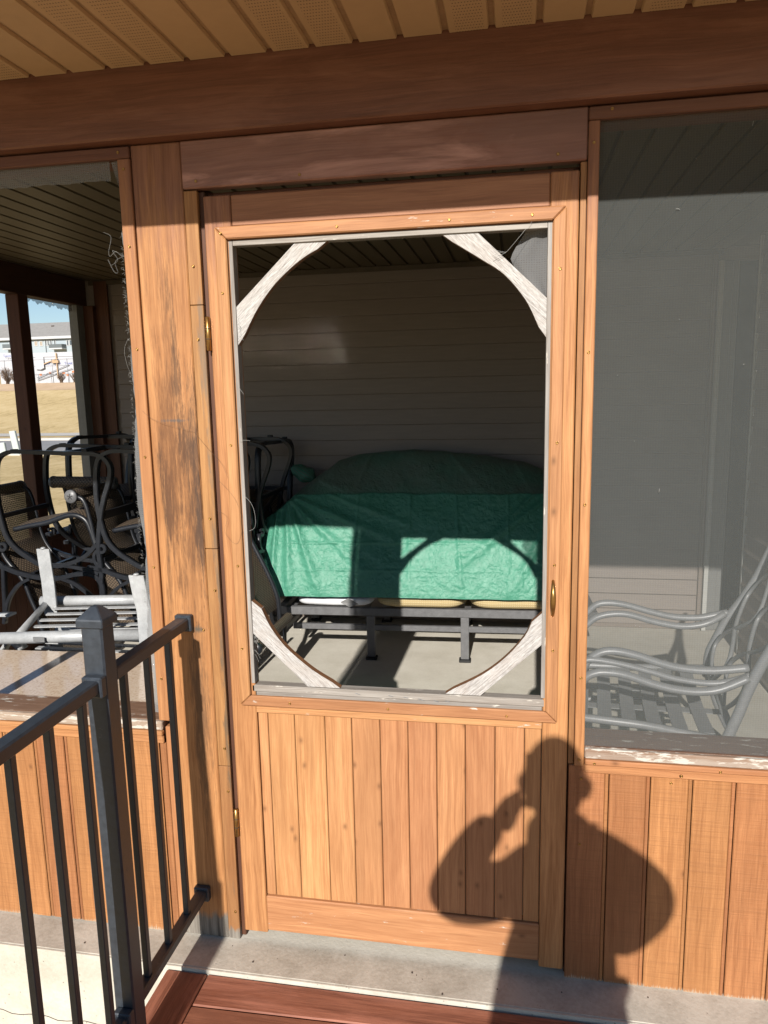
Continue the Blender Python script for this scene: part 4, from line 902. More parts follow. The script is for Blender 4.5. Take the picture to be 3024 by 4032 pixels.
def footstool():
    t = thing('footstool', 'silver aluminium patio footstool turned upside down with legs in the air behind the stone table', 'footstool', (-2.2, 1.5, 0.0))
    A, B, D, B2 = Vector((-2.15, 0.83, 0.58)), Vector((-1.53, 0.955, 0.58)), Vector((-2.32, 1.365, 0.58)), Vector((-1.67, 1.475, 0.58))
    for p, q in ((A, B), (D, B2)): G().tube([p, q], 0.026, 10, True, 1, flat=1.0).build('seat_rail', 'silver', t)
    G().tube([A + Vector((0.07, .02, 0)), D + Vector((0.04, -.01, 0))], 0.016, 10, True, 1).build('side_rail', 'silver', t)
    G().tube([B - Vector((0.03, 0, 0)), B2 - Vector((0.03, 0, 0))], 0.016, 10, True, 1).build('side_rail', 'silver', t)
    for i in range(5):
        f = (i + 1) / 6; p = A.lerp(D, f) + Vector((0.08, 0.02, -0.012)); q = B.lerp(B2, f) + Vector((-0.03, 0, -0.012))
        d_ = (D - A).normalized() * 0.015; u = Vector((0, 0, 0.0025))
        g = G(); g.add([p - d_ - u, q - d_ - u, q + d_ - u, p + d_ - u, p - d_ + u, q - d_ + u, q + d_ + u, p + d_ + u], [(3, 2, 1, 0), (4, 5, 6, 7), (0, 1, 5, 4), (1, 2, 6, 5), (2, 3, 7, 6), (3, 0, 4, 7)]); g.build('slat', 'silver', t)
    def leg(p, lean, h):
        g = G(); pts = [(p.x, p.y, p.z - 0.05), (p.x, p.y, p.z + 0.10), (p.x + lean * 0.4, p.y, p.z + h * 0.6), (p.x + lean, p.y, p.z + h)]
        P = catmull(pts, 5); vs = []
        for v in P: vs += [(v.x - 0.034, v.y - 0.006, v.z), (v.x + 0.034, v.y - 0.006, v.z), (v.x + 0.034, v.y + 0.006, v.z), (v.x - 0.034, v.y + 0.006, v.z)]
        n = len(P); g.add(vs, [(4 * i + j, 4 * i + (j + 1) % 4, 4 * i + 4 + (j + 1) % 4, 4 * i + 4 + j) for i in range(n - 1) for j in range(4)] + [(3, 2, 1, 0), tuple(4 * (n - 1) + j for j in range(4))], False)
        lo = g.build('leg', 'silver', t, 0.0015)
        e = P[-1]; G().lathe([(0.012, 0), (0.012, 0.006), (0.006, 0.009)], (e.x, e.y, e.z), 'z', 12).build('foot_glide', 'silver', lo)
    leg(Vector((-1.524, 0.925, 0.58)), -0.025, 0.265); leg(Vector((-2.232, 1.31, 0.58)), -0.01, 0.28); leg(Vector((-2.235, 0.81, 0.58)), -0.04, 0.25)
    G().box(-1.988, -1.936, 0.832, 0.8375, 0.571, 0.591).build('maker_plate', 'plate', t, 0, (0, 0, 0))
    return t
footstool()
def footstool_low():
    t = thing('footstool', 'second silver patio footstool lying under the upside down one', 'footstool', (-2.3, 1.6, 0.0))
    for y in (0.90, 1.32): G().tube([(-2.22, y, 0.45), (-1.54, y + 0.06, 0.45)], 0.018, 8, True, 1).build('seat_rail', 'silver', t)
    for i in range(5):
        y = 0.96 + 0.075 * i; G().box(-2.18, -1.58, y - 0.015, y + 0.015, 0.435, 0.44).build('slat', 'silver', t)
    for x in (-2.24, -1.56):
        G().ribbon([(x - 0.14, 0.0025), (x - 0.12, 0.30), (x - 0.02, 0.49), (x + 0.05, 0.46)], 0.01, 1.00, 1.06).build('leg', 'silver', t)
        G().ribbon([(x + 0.0, 0.0025), (x + 0.05, 0.26), (x + 0.0, 0.44)], 0.01, 1.28, 1.34).build('leg', 'silver', t)
    for pts, y in (([(-2.60, 0.40), (-2.52, 0.50), (-2.44, 0.565), (-2.34, 0.60), (-2.26, 0.605)], 1.05), ([(-2.20, 0.47), (-2.26, 0.44), (-2.33, 0.39)], 0.93), ([(-1.50, 0.545), (-1.55, 0.53), (-1.585, 0.49), (-1.595, 0.44)], 0.90)):
        G().ribbon(pts, 0.009, y, y + 0.05).build('curved_leg', 'silver', t)
footstool_low()

# ------------------------------------------------------------------ upturned sling chairs
CH = dict(
 loop=[[0.064,1.29],[0.21,1.289],[0.263,1.283],[0.304,1.264],[0.33,1.232],[0.335,1.192],[0.319,1.133],[0.291,1.064],[0.265,0.984],[0.245,0.883],[0.232,0.781],[0.235,0.714],[0.238,0.627]],
 loopl=[[0.064,1.29],[-0.088,1.296],[-0.21,1.3],[-0.261,1.292],[-0.303,1.268],[-0.325,1.223],[-0.337,1.132],[-0.34,1.03],[-0.325,0.916],[-0.301,0.834],[-0.256,0.777],[-0.19,0.731],[-0.11,0.688],[-0.037,0.687],[0.009,0.69],[0.066,0.705],[0.118,0.726],[0.161,0.751],[0.194,0.78],[0.225,0.811]],
 arc=[[0.009,0.69],[0.069,0.684],[0.151,0.669],[0.221,0.651]],
 bar=[[-0.425,0.683],[-0.368,0.678],[-0.323,0.665],[-0.274,0.647],[-0.19,0.628],[-0.117,0.618],[-0.044,0.615],[0.007,0.623],[0.082,0.642],[0.149,0.647],[0.195,0.636],[0.225,0.607],[0.238,0.569],[0.235,0.517]],
 fork=[[0.001,0.617],[0.066,0.594],[0.118,0.56],[0.159,0.525],[0.189,0.489]], post=[[-0.346,0.669],[-0.355,0.563],[-0.362,0.455],[-0.377,0.352]],
 brace=[[-0.192,0.612],[-0.258,0.579],[-0.31,0.527],[-0.346,0.467],[-0.37,0.379]],
 scroll=[[-0.351,0.799],[-0.336,0.804],[-0.322,0.799],[-0.316,0.786],[-0.322,0.772],[-0.339,0.766],[-0.356,0.775],[-0.368,0.77],[-0.383,0.743],[-0.376,0.706],[-0.345,0.675]],
 arm=[[-0.281,0.876],[-0.189,0.895],[-0.085,0.914],[-0.01,0.938],[0.041,0.954],[0.085,0.958],[0.123,0.948],[0.153,0.925],[0.173,0.877],[0.185,0.831],[0.198,0.785]],
 sling=[[-0.5,1.06],[-0.449,1.047],[-0.426,1.003],[-0.415,0.952],[-0.405,0.895],[-0.395,0.832],[-0.375,0.759],[-0.343,0.697],[-0.287,0.631],[-0.253,0.574],[-0.236,0.524],[-0.219,0.471],[-0.197,0.413],[-0.17,0.3],[-0.12,0.18],[-0.07,0.10]])
def sheet_mesh(profile, y0, y1, sub=6, ny=10, sag=0.015):
    P = catmull([(x, 0, z) for x, z in profile], sub); n = len(P); vs = []; uvs = []; L = 0
    for i, p in enumerate(P):
        if i: L += (P[i] - P[i - 1]).length
        t = (P[min(i + 1, n - 1)] - P[max(i - 1, 0)]).normalized(); nn = Vector((-t.z, 0, t.x))
        for j in range(ny + 1):
            f = j / ny; q = p + nn * (sag * math.sin(math.pi * f)); vs.append((q.x, y0 + (y1 - y0) * f, q.z)); uvs.append((L, (y1 - y0) * f))
    g = G(); g.add(vs, [(i * (ny + 1) + j, i * (ny + 1) + j + 1, (i + 1) * (ny + 1) + j + 1, (i + 1) * (ny + 1) + j) for i in range(n - 1) for j in range(ny)], True)
    me = g.mesh('sling', 0, (0, 0, 0), False); uv = me.uv_layers.new(name='UVMap')
    for lp in me.loops: uv.data[lp.index].uv = uvs[lp.vertex_index]
    return me
def roll_mesh(x, z, y0, y1, r):
    g = G(); k = 16; vs = []; uvs = []
    for i in range(8):
        for q in range(k + 1):
            a = 2 * math.pi * q / k; vs.append((x + r * math.cos(a), y0 + (y1 - y0) * i / 7, z + r * math.sin(a))); uvs.append((a * r, (y1 - y0) * i / 7))
    g.add(vs, [(i * (k + 1) + q, i * (k + 1) + q + 1, (i + 1) * (k + 1) + q + 1, (i + 1) * (k + 1) + q) for i in range(7) for q in range(k)], True)
    me = g.mesh('head_roll', 0, (0, 0, 0), False); uv = me.uv_layers.new(name='UVMap')
    for lp in me.loops: uv.data[lp.index].uv = uvs[lp.vertex_index]
    return me
def copy_tree(o, loc, rz, label):
    c = o.copy(); COL.objects.link(c); c.location = loc; c.rotation_euler = (0, 0, rz); c['label'] = label
    for ch in [x for x in bpy.data.objects if x.parent == o]:
        d_ = ch.copy(); COL.objects.link(d_); d_.parent = c
        for gc in [x for x in bpy.data.objects if x.parent == ch]:
            e = gc.copy(); COL.objects.link(e); e.parent = d_
    return c
def sling_chair():
    WD = 0.46
    t = thing('sling_chair', 'charcoal sling chair upside down nearest the left end of the porch', 'chair', (0, 0, 0), 0, 'upturned sling chairs stacked at the left')
    for s in (0, 1):
        y0 = s * (WD - 0.034); y1 = y0 + 0.034; g = G()
        for k_, w in (('loop', 0.020), ('loopl', 0.020), ('bar', 0.020), ('arc', 0.016), ('fork', 0.016), ('post', 0.016), ('brace', 0.016), ('scroll', 0.014)):
            y_a = y0 + {'loop': 0, 'loopl': 0.001, 'bar': 0, 'arc': 0.003, 'fork': 0.003, 'post': 0.002, 'brace': 0.004, 'scroll': 0.003}[k_]
            g.ribbon(CH[k_], w, y_a, y1 - (y_a - y0))
        fr = g.build('side_frame', 'chair_metal', t)
        for x in (-0.21, 0.20): G().box(x - 0.014, x + 0.014, y0 + 0.004, y1 - 0.004, 1.298, 1.313).build('foot_glide', 'black', fr)
        yy = y0 + 0.017 + (0.03 if s == 0 else -0.03)
        G().tube([(x, yy, z) for x, z in CH['arm']], 0.0135, 10, True, 4).build('arm_rail', 'chair_metal', t)
        st = G().tube([(x, yy, z) for x, z in CH['sling']], 0.012, 8, True, 4).build('sling_rail', 'chair_metal', t)
        ye = yy + (-0.02 if s == 0 else 0.02)
        cp = G().lathe([(0.003, -0.006), (0.034, -0.005), (0.036, 0.0), (0.036, 0.012)] if s == 0 else [(0.036, -0.012), (0.036, 0.0), (0.034, 0.005), (0.003, 0.006)], (-0.5, ye, 1.06), 'y', 20).build('end_cap', 'sofa_metal', t)
        g = G()
        for q in range(5):
            a = math.pi / 2 + q * 2 * math.pi / 5; g.tube([(-0.5, ye - 0.007 * (1 if s == 0 else -1), 1.06), (-0.5 + 0.016 * math.cos(a), ye - 0.0065 * (1 if s == 0 else -1), 1.06 + 0.016 * math.sin(a))], 0.0022, 4, False, 1)
        g.build('star_mark', 'black', cp)
    for x, z in ((0.06, 1.287), (-0.335, 0.95), (0.235, 0.72), (0.262, 0.97), (-0.19, 0.628)):
        G().box(x - 0.012, x + 0.012, 0.0345, WD - 0.0345, z - 0.012, z + 0.012).build('cross_bar', 'chair_metal', t)
    link('seat_sling', sheet_mesh([(x, z + 0.012) for x, z in CH['arm']], 0.05, WD - 0.05), 'sling', t)
    link('back_sling', sheet_mesh(CH['sling'][1:], 0.05, WD - 0.05), 'sling', t)
    link('head_roll', roll_mesh(-0.5, 1.06, 0.03, WD - 0.03, 0.034), 'sling', t)
    link('head_roll', roll_mesh(-0.07, 0.10, 0.03, WD - 0.03, 0.030), 'sling', t)
    return t
chA = sling_chair()
# place the first and copies
chA.location = (-2.40, 1.65, 0.0)
copy_tree(chA, (-1.815, 1.65, 0.0), 0, 'charcoal sling chair upside down just left of the stained post')
copy_tree(chA, (-1.745, 2.24, 0.0), 0, 'charcoal sling chair upside down seen through the door left of the tarp')
copy_tree(chA, (-2.20, 2.52, 0.03), R(86), 'charcoal sling chair upside down and turned sideways at the back of the stack')
copy_tree(chA, (-1.47, 2.60, -0.02), R(90), 'charcoal sling chair upside down against the siding behind the tarp end')

# lounge chair sling seen low through the door
def lounger():
    t = thing('sling_lounger', 'brown woven sling lounger with rolled headrest and round end cap seen low through the door', 'lounger', (-1.35, 2.0, 0))
    Pf = [(-0.177, 0.86), (-0.142, 0.779), (-0.076, 0.643), (-0.02, 0.523), (0.02, 0.412), (0.027, 0.34), (0.03, 0.27), (0.066, 0.256)]
    P1 = [(x - 1.36, z + 0.02) for x, z in Pf]
    for y in (2.08, 1.64):
        G().tube([(x, y, z) for x, z in P1[:-1]], 0.014, 10, True, 4).build('side_rail', 'chair_metal', t)
    link('sling', sheet_mesh([(x - 0.01, z) for x, z in P1[:-2]], 1.65, 2.07, 6, 10, -0.02), 'sling', t)
    link('head_roll', roll_mesh(-1.285, 0.305, 1.575, 2.10, 0.026), 'sling', t)
    G().lathe([(0.004, 1.555), (0.030, 1.557), (0.031, 1.563), (0.031, 1.575)], (-1.285, 0, 0.305), 'y', 20).build('end_cap', 'chair_metal', t)
    G().tube([(-1.30, 2.08, 0.30), (-1.31, 2.09, 0.12), (-1.28, 2.09, 0.013)], 0.012, 8, True, 3).build('leg', 'chair_metal', t)
    G().tube([(-1.45, 1.64, 0.50), (-1.46, 1.63, 0.2), (-1.45, 1.62, 0.013)], 0.012, 8, True, 3).build('leg', 'chair_metal', t)
    G().tube([(-1.535, 1.64, 0.86), (-1.80, 1.64, 0.40)], 0.012, 8, True, 1).build('leg', 'chair_metal', t)
    G().tube([(-1.20, 1.22, 0.013), (-0.72, 1.27, 0.013)], 0.011, 8, True, 1).build('foot_bar', 'brace_edge', t)
lounger()

# ------------------------------------------------------------------ sofa frame, cushions, tarp
sf = thing('sofa_frame', 'long grey metal sofa base on square legs with foot pads under the tarp', 'sofa', (-0.6, 2.5, 0))
ang = math.atan2(0.04, 0.553)
def sp(x, y, z):    # sofa coordinates: x along its front, y back
    return (-0.842 + (x * math.cos(0.045) - y * math.sin(0.045)), 2.295 + (x * math.sin(0.045) + y * math.cos(0.045)), z)
def sbox(name, x0, x1, y0, y1, z0, z1, mat='sofa_metal', bev=0.003, par=None):
    g = G(); g.box(x0, x1, y0, y1, z0, z1); g.v = [sp(*v) for v in g.v]
    return g.build(name, mat, par or sf, bev)
sbox('front_rail', -0.56, 1.30, -0.018, 0.018, 0.270, 0.318)
sbox('stretcher', -0.47, 1.22, -0.012, 0.014, 0.180, 0.213)
sbox('back_rail', -0.56, 1.30, 0.70, 0.74, 0.270, 0.318)
sbox('side_rail', -0.56, -0.52, 0.02, 0.69, 0.270, 0.318); sbox('side_rail', 1.26, 1.30, 0.02, 0.69, 0.270, 0.318)
for x in (0.0, 0.553, 1.12, -0.5):
    if x != -0.5:
        lg = sbox('leg', x - 0.024, x + 0.024, -0.0145, 0.0165, 0.016, 0.2695)
        sbox('foot_pad', x - 0.034, x + 0.034, -0.03, 0.03, 0.001, 0.0155, 'black', 0.003, lg)
    lg = sbox('leg', x - 0.024, x + 0.024, 0.702, 0.733, 0.016, 0.2695)
    sbox('foot_pad', x - 0.034, x + 0.034, 0.69, 0.75, 0.001, 0.0155, 'black', 0.003, lg)
for i in range(12): sbox('slat', -0.5 + 0.15 * i, -0.46 + 0.15 * i, 0.02, 0.69, 0.300, 0.308)
sbox('back_panel', -0.4, 1.1, 0.55, 0.60, 0.32, 0.95)

def cushion(label, x0, x1, y0, y1, z0, z1, mat, n=24):
    g = G(); vs = []; nu, nv = 36, 16
    for i in range(nv + 1):
        ph = -math.pi / 2 + math.pi * i / nv
        for j in range(nu):
            th = 2 * math.pi * j / nu; e = lambda c, p: math.copysign(abs(c) ** p, c)
            x = e(math.cos(ph), 0.45) * e(math.cos(th), 0.35); y = e(math.cos(ph), 0.45) * e(math.sin(th), 0.35); z = e(math.sin(ph), 0.7)
            wob = 1 + 0.05 * noise.noise((x * 2 + x0, y * 2, z))
            vs.append(sp((x0 + x1) / 2 + x * (x1 - x0) / 2 * wob, (y0 + y1) / 2 + y * (y1 - y0) / 2 * wob, (z0 + z1) / 2 + z * (z1 - z0) / 2))
    g.add(vs, [(i * nu + j, i * nu + (j + 1) % nu, (i + 1) * nu + (j + 1) % nu, (i + 1) * nu + j) for i in range(nv) for j in range(nu)], True)
    return tag(g.build('cushion', mat), label, 'cushion', 'cushions on the sofa base')
wc = cushion('white cushion with a grey patch, at the left end of the sofa base', -0.45, 0.02, -0.035, 0.42, 0.319, 0.40, 'white_cloth')
g = G(); g.add([sp(-0.17, -0.052, 0.362), sp(-0.115, -0.055, 0.332), sp(-0.062, -0.052, 0.352), sp(-0.12, -0.055, 0.388)], [(0, 1, 2, 3)]); link('grey_patch', g.mesh('grey_patch'), 'plate', wc)
cushion('cream ribbed cushion in the middle of the sofa base', 0.035, 0.565, -0.045, 0.42, 0.319, 0.41, 'cream')
cushion('cream ribbed cushion at the right end of the sofa base', 0.58, 1.13, -0.045, 0.42, 0.319, 0.41, 'cream')

def tarp_obj():
    Hx = [(-1.60, 0.60), (-1.54, 0.78), (-1.50, 0.86), (-1.43, 0.90), (-1.37, 0.955), (-1.25, 1.05), (-1.12, 1.15), (-0.99, 1.185), (-0.65, 1.21), (-0.45, 1.197), (-0.19, 1.17), (0.04, 1.125), (0.17, 1.075), (0.33, 0.95)]
    def H(x):
        for (a, za), (b, zb) in zip(Hx, Hx[1:]):
            if a <= x <= b: return za + (zb - za) * (x - a) / (b - a)
        return Hx[0][1] if x < Hx[0][0] else Hx[-1][1]
    RIDGES = [(-1.36, 0.93, -1.30, 0.42, 0.022, 0.022), (-1.34, 0.93, -1.12, 0.42, 0.024, 0.024), (-1.33, 0.94, -0.86, 0.55, 0.022, 0.026), (-1.30, 0.95, -0.70, 0.72, 0.018, 0.022), (-1.42, 0.88, -1.41, 0.45, 0.03, 0.02), (-1.10, 0.97, -0.62, 0.80, 0.010, 0.016),
              (0.26, 0.95, -0.02, 0.45, 0.016, 0.022), (0.20, 0.97, -0.30, 0.60, 0.016, 0.024), (0.10, 0.97, -0.16, 0.72, 0.012, 0.016), (-0.35, 0.97, -0.30, 0.42, 0.007, 0.010), (-0.62, 0.97, -0.60, 0.42, 0.006, 0.009), (-0.93, 0.97, -0.92, 0.42, 0.006, 0.009), (-0.05, 0.97, -0.04, 0.42, 0.006, 0.009),
              (-1.3, 0.70, 0.3, 0.71, 0.005, 0.008), (-1.35, 0.55, 0.3, 0.56, 0.004, 0.007), (-0.9, 1.18, -0.95, 0.98, 0.012, 0.02), (-0.4, 1.19, -0.2, 1.0, 0.010, 0.02), (0.0, 1.12, 0.1, 0.99, 0.012, 0.02), (-1.2, 1.05, -1.0, 0.99, 0.014, 0.02)]
    NU, NV = 260, 170; vs = []; uvs = []
    for j in range(NV + 1):
        v = j / NV
        for i in range(NU + 1):
            u = i / NU
            xb = -1.41 + (0.335 + 1.41) * u                    # along the hem
            xt = -1.56 + (0.335 + 1.56) * u                    # along the crest
            k = min(1, v / 0.62); x = xb + (xt - xb) * (k ** 0.7)
            h = H(x); hem_y = 2.205 + 0.045 * (x + 1.0)
            zf = min(0.972 + 0.012 * noise.noise((x * 3, 1, 1)), h - 0.03); yf = hem_y + 0.24 + 0.05 * noise.noise((x * 2, 5, 0))
            if v < 0.62:
                t = v / 0.62; z = 0.402 + (zf - 0.402) * t + 0.0; y = hem_y + (yf - hem_y) * (t ** 1.3)
            elif v < 0.86:
                t = (v - 0.62) / 0.24; z = zf + (h - zf) * math.sin(t * 1.5708); y = yf + 0.34 * t
            else:
                t = (v - 0.86) / 0.14; z = h - 0.35 * t * t; y = yf + 0.34 + 0.16 * t
            # long folds fanning from the upper left, crumple and creases
            rdg = 0.0
            for (ax, az, bx_, bz_, am, wd) in RIDGES:
                ex, ez = bx_ - ax, bz_ - az; L2 = ex * ex + ez * ez; tt = max(0.0, min(1.0, ((x - ax) * ex + (z - az) * ez) / L2))
                dd = math.hypot(x - ax - ex * tt, z - az - ez * tt); ww = wd * (0.5 + 0.9 * tt)
                rdg += 1.35 * am * math.exp(-(dd / ww) ** 2) * (1 - 0.55 * tt)
            fan = math.sin((x + 1.2 + (z - 0.4) * 1.25) * 21 + 2.2 * noise.noise((x * 3, z * 3, 1)))
            fl = math.exp(-((x + 1.25 - 0.8 * (z - 0.4)) / 0.34) ** 2) * min(1, v * 3)
            dsp = rdg + 0.004 * fan * fl + 0.008 * noise.noise((x * 4, z * 4, y * 4)) + 0.006 * (0.5 - abs(noise.noise((x * 13, z * 17, 2)))) + 0.0045 * (0.5 - abs(noise.noise((x * 31, z * 40, 7))))
            if v >= 0.62: y += 0.010; z -= 0.004
            edge = min(1, v * 12)
            y -= dsp * (0.35 + 0.65 * edge); z += 0.010 * noise.noise((x * 6, y * 6, 9)) * edge
            if v == 0: z += 0.003 * noise.noise((x * 9, 0, 0))
            vs.append((x, y, z)); uvs.append((u * 1.75, v))
    g = G(); g.add(vs, [(j * (NU + 1) + i, j * (NU + 1) + i + 1, (j + 1) * (NU + 1) + i + 1, (j + 1) * (NU + 1) + i) for j in range(NV) for i in range(NU)], True)
    me = g.mesh('tarp', 0, (0, 0, 0), False); uv = me.uv_layers.new(name='UVMap')
    for lp in me.loops: uv.data[lp.index].uv = uvs[lp.vertex_index]
    tp = tag(link('tarp', me, 'tarp'), 'crumpled green plastic tarp draped over the sofa', 'tarp')
    # bunched corner at the back left
    g = G(); vs = []
    for i in range(13):
        for j in range(17):
            a = 2 * math.pi * j / 16; r = 0.06 * math.sin(math.pi * (0.12 + 0.8 * i / 12)) * (1 + 0.35 * noise.noise((math.cos(a) * 2, math.sin(a) * 2, i * 0.3)))
            vs.append((-1.46 + 0.25 * i / 12 * 0.6 + r * math.cos(a) * 0.6, 2.86 + r * math.sin(a), 1.0 + 0.09 * (1 - i / 12) + r * math.cos(a) * 0.7))
    g.add(vs, [(i * 17 + j, i * 17 + j + 1, (i + 1) * 17 + j + 1, (i + 1) * 17 + j) for i in range(12) for j in range(16)], True)
    me = g.mesh('tarp_corner'); me.uv_layers.new(name='UVMap'); link('bunched_corner', me, 'tarp', tp)
tarp_obj()

# ------------------------------------------------------------------ cast aluminium chair behind the right screen
def cast_chair():
    t = thing('cast_chair', 'grey cast aluminium armchair with wavy arms and strap seat behind the right screen', 'armchair', (0.6, 1.0, 0))
    C = dict(
     fa1=[[0.296,1.33,0.617],[0.338,1.33,0.658],[0.387,1.33,0.669],[0.46,1.33,0.662],[0.57,1.33,0.633],[0.66,1.33,0.616],[0.749,1.33,0.616],[0.807,1.33,0.628],[0.865,1.33,0.643]],
     fa2=[[0.294,1.3,0.573],[0.336,1.3,0.611],[0.397,1.3,0.629],[0.469,1.3,0.629],[0.566,1.3,0.603],[0.662,1.3,0.587],[0.732,1.3,0.59],[0.789,1.3,0.608],[0.851,1.32,0.639]],
     na1=[[0.215,0.67,0.56],[0.233,0.67,0.628],[0.252,0.67,0.661],[0.291,0.67,0.687],[0.34,0.67,0.692],[0.408,0.67,0.679],[0.481,0.67,0.656],[0.553,0.67,0.641],[0.648,0.67,0.638],[0.758,0.67,0.653]],
     na2=[[0.205,0.655,0.62],[0.234,0.655,0.659],[0.276,0.655,0.663],[0.359,0.655,0.651],[0.456,0.655,0.628],[0.529,0.655,0.609],[0.624,0.655,0.599],[0.693,0.655,0.607],[0.761,0.655,0.632]],
     na3=[[0.20,0.62,0.55],[0.232,0.62,0.61],[0.268,0.62,0.631],[0.306,0.62,0.635],[0.364,0.62,0.628],[0.451,0.62,0.601],[0.522,0.62,0.586],[0.592,0.62,0.582],[0.661,0.62,0.594],[0.745,0.62,0.637]])
    for k_, v in C.items():
        G().tube(v, 0.017 if k_ != 'na2' else 0.013, 10, True, 5, flat=0.8).build('arm_rail', 'cast', t)
    bf = [(0.796, 1.33, 0.36), (0.80, 1.33, 0.458), (0.826, 1.33, 0.53), (0.868, 1.33, 0.623), (0.92, 1.33, 0.705), (0.97, 1.33, 0.80), (1.01, 1.33, 0.90), (1.05, 1.33, 1.0)]
    bn = [(0.690, 0.64, 0.395), (0.728, 0.64, 0.503), (0.752, 0.64, 0.582), (0.780, 0.64, 0.655), (0.808, 0.64, 0.716), (0.836, 0.64, 0.775), (0.88, 0.64, 0.87), (0.925, 0.64, 0.97)]
    for b in (bf, bn): G().tube(b, 0.0165, 10, True, 5, flat=1.1).build('back_post', 'cast', t)
    cf, cn = catmull(bf, 8), catmull(bn, 8)
    def at(u, s):   # point on the back: u across (0 near, 1 far), s up
        a = cn[int(s * (len(cn) - 1))]; b = cf[int(s * (len(cf) - 1))]; return a.lerp(b, u)
    G().tube([at(0, 1), at(0.25, 1) + Vector((0.01, 0, 0.06)), at(0.5, 1) + Vector((0.02, 0, 0.08)), at(0.75, 1) + Vector((0.01, 0, 0.06)), at(1, 1)], 0.016, 8, True, 5).build('crest_rail', 'cast', t)
    G().tube([at(0, 0.08), at(1, 0.08)], 0.013, 8, True, 1).build('lower_rail', 'cast', t)
    for c0 in (0.27, 0.73):
        for sg in (1, -1):
            pts = [at(min(1, max(0, c0 + sg * 0.21 * math.sin(s * 2.5 * math.pi))), 0.08 + 0.92 * s) for s in [i / 12 for i in range(13)]]
            G().tube(pts, 0.0085, 6, True, 3).build('lattice_bar', 'cast', t)
    G().tube([(0.19, 0.76, 0.41), (0.30, 0.735, 0.412), (0.45, 0.71, 0.411), (0.60, 0.66, 0.408), (0.70, 0.645, 0.40)], 0.015, 8, True, 4).build('seat_rail', 'cast', t)
    G().tube([(0.22, 1.27, 0.41), (0.50, 1.27, 0.41), (0.80, 1.32, 0.40)], 0.015, 8, True, 4).build('seat_rail', 'cast', t)
    G().tube([(0.19, 0.76, 0.41), (0.17, 1.0, 0.42), (0.22, 1.27, 0.41)], 0.015, 8, True, 4).build('seat_rail', 'cast', t)
    for i in range(6):
        x = 0.235 + 0.082 * i; w = 0.025; g = G(); vs = []
        for j in range(9):
            f = j / 8; y = (0.775 - 0.035 * i * 0.55) + f * (1.265 - (0.775 - 0.019 * i)); z = 0.412 - 0.018 * math.sin(math.pi * f); xx = x + 0.05 * f
            vs += [(xx - w, y, z), (xx + w, y, z), (xx + w, y, z - 0.004), (xx - w, y, z - 0.004)]
        g.add(vs, [(4 * a + b, 4 * a + (b + 1) % 4, 4 * a + 4 + (b + 1) % 4, 4 * a + 4 + b) for a in range(8) for b in range(4)] + [(0, 1, 2, 3), (32, 33, 34, 35)]); g.build('seat_strap', 'cast', t)
    for y in (0.92, 1.10):
        G().box(0.19, 0.76, y - 0.02, y + 0.02, 0.382, 0.386).build('cross_strap', 'cast', t)
    for p in ([(0.20, 0.66, 0.58), (0.185, 0.68, 0.42), (0.17, 0.70, 0.2), (0.13, 0.70, 0.014)], [(0.296, 1.33, 0.617), (0.24, 1.30, 0.42), (0.22, 1.30, 0.2), (0.17, 1.30, 0.014)], [(0.695, 0.64, 0.40), (0.74, 0.64, 0.22), (0.83, 0.64, 0.014)], [(0.80, 1.33, 0.37), (0.86, 1.33, 0.2), (0.96, 1.33, 0.014)]):
        G().tube(p, 0.0155, 8, True, 4).build('leg', 'cast', t)
    for y in (0.66, 1.31): G().tube([(0.17, y, 0.2), (0.45, y, 0.26), (0.77, y, 0.2)], 0.010, 8, True, 4).build('stretcher', 'cast', t)
cast_chair()

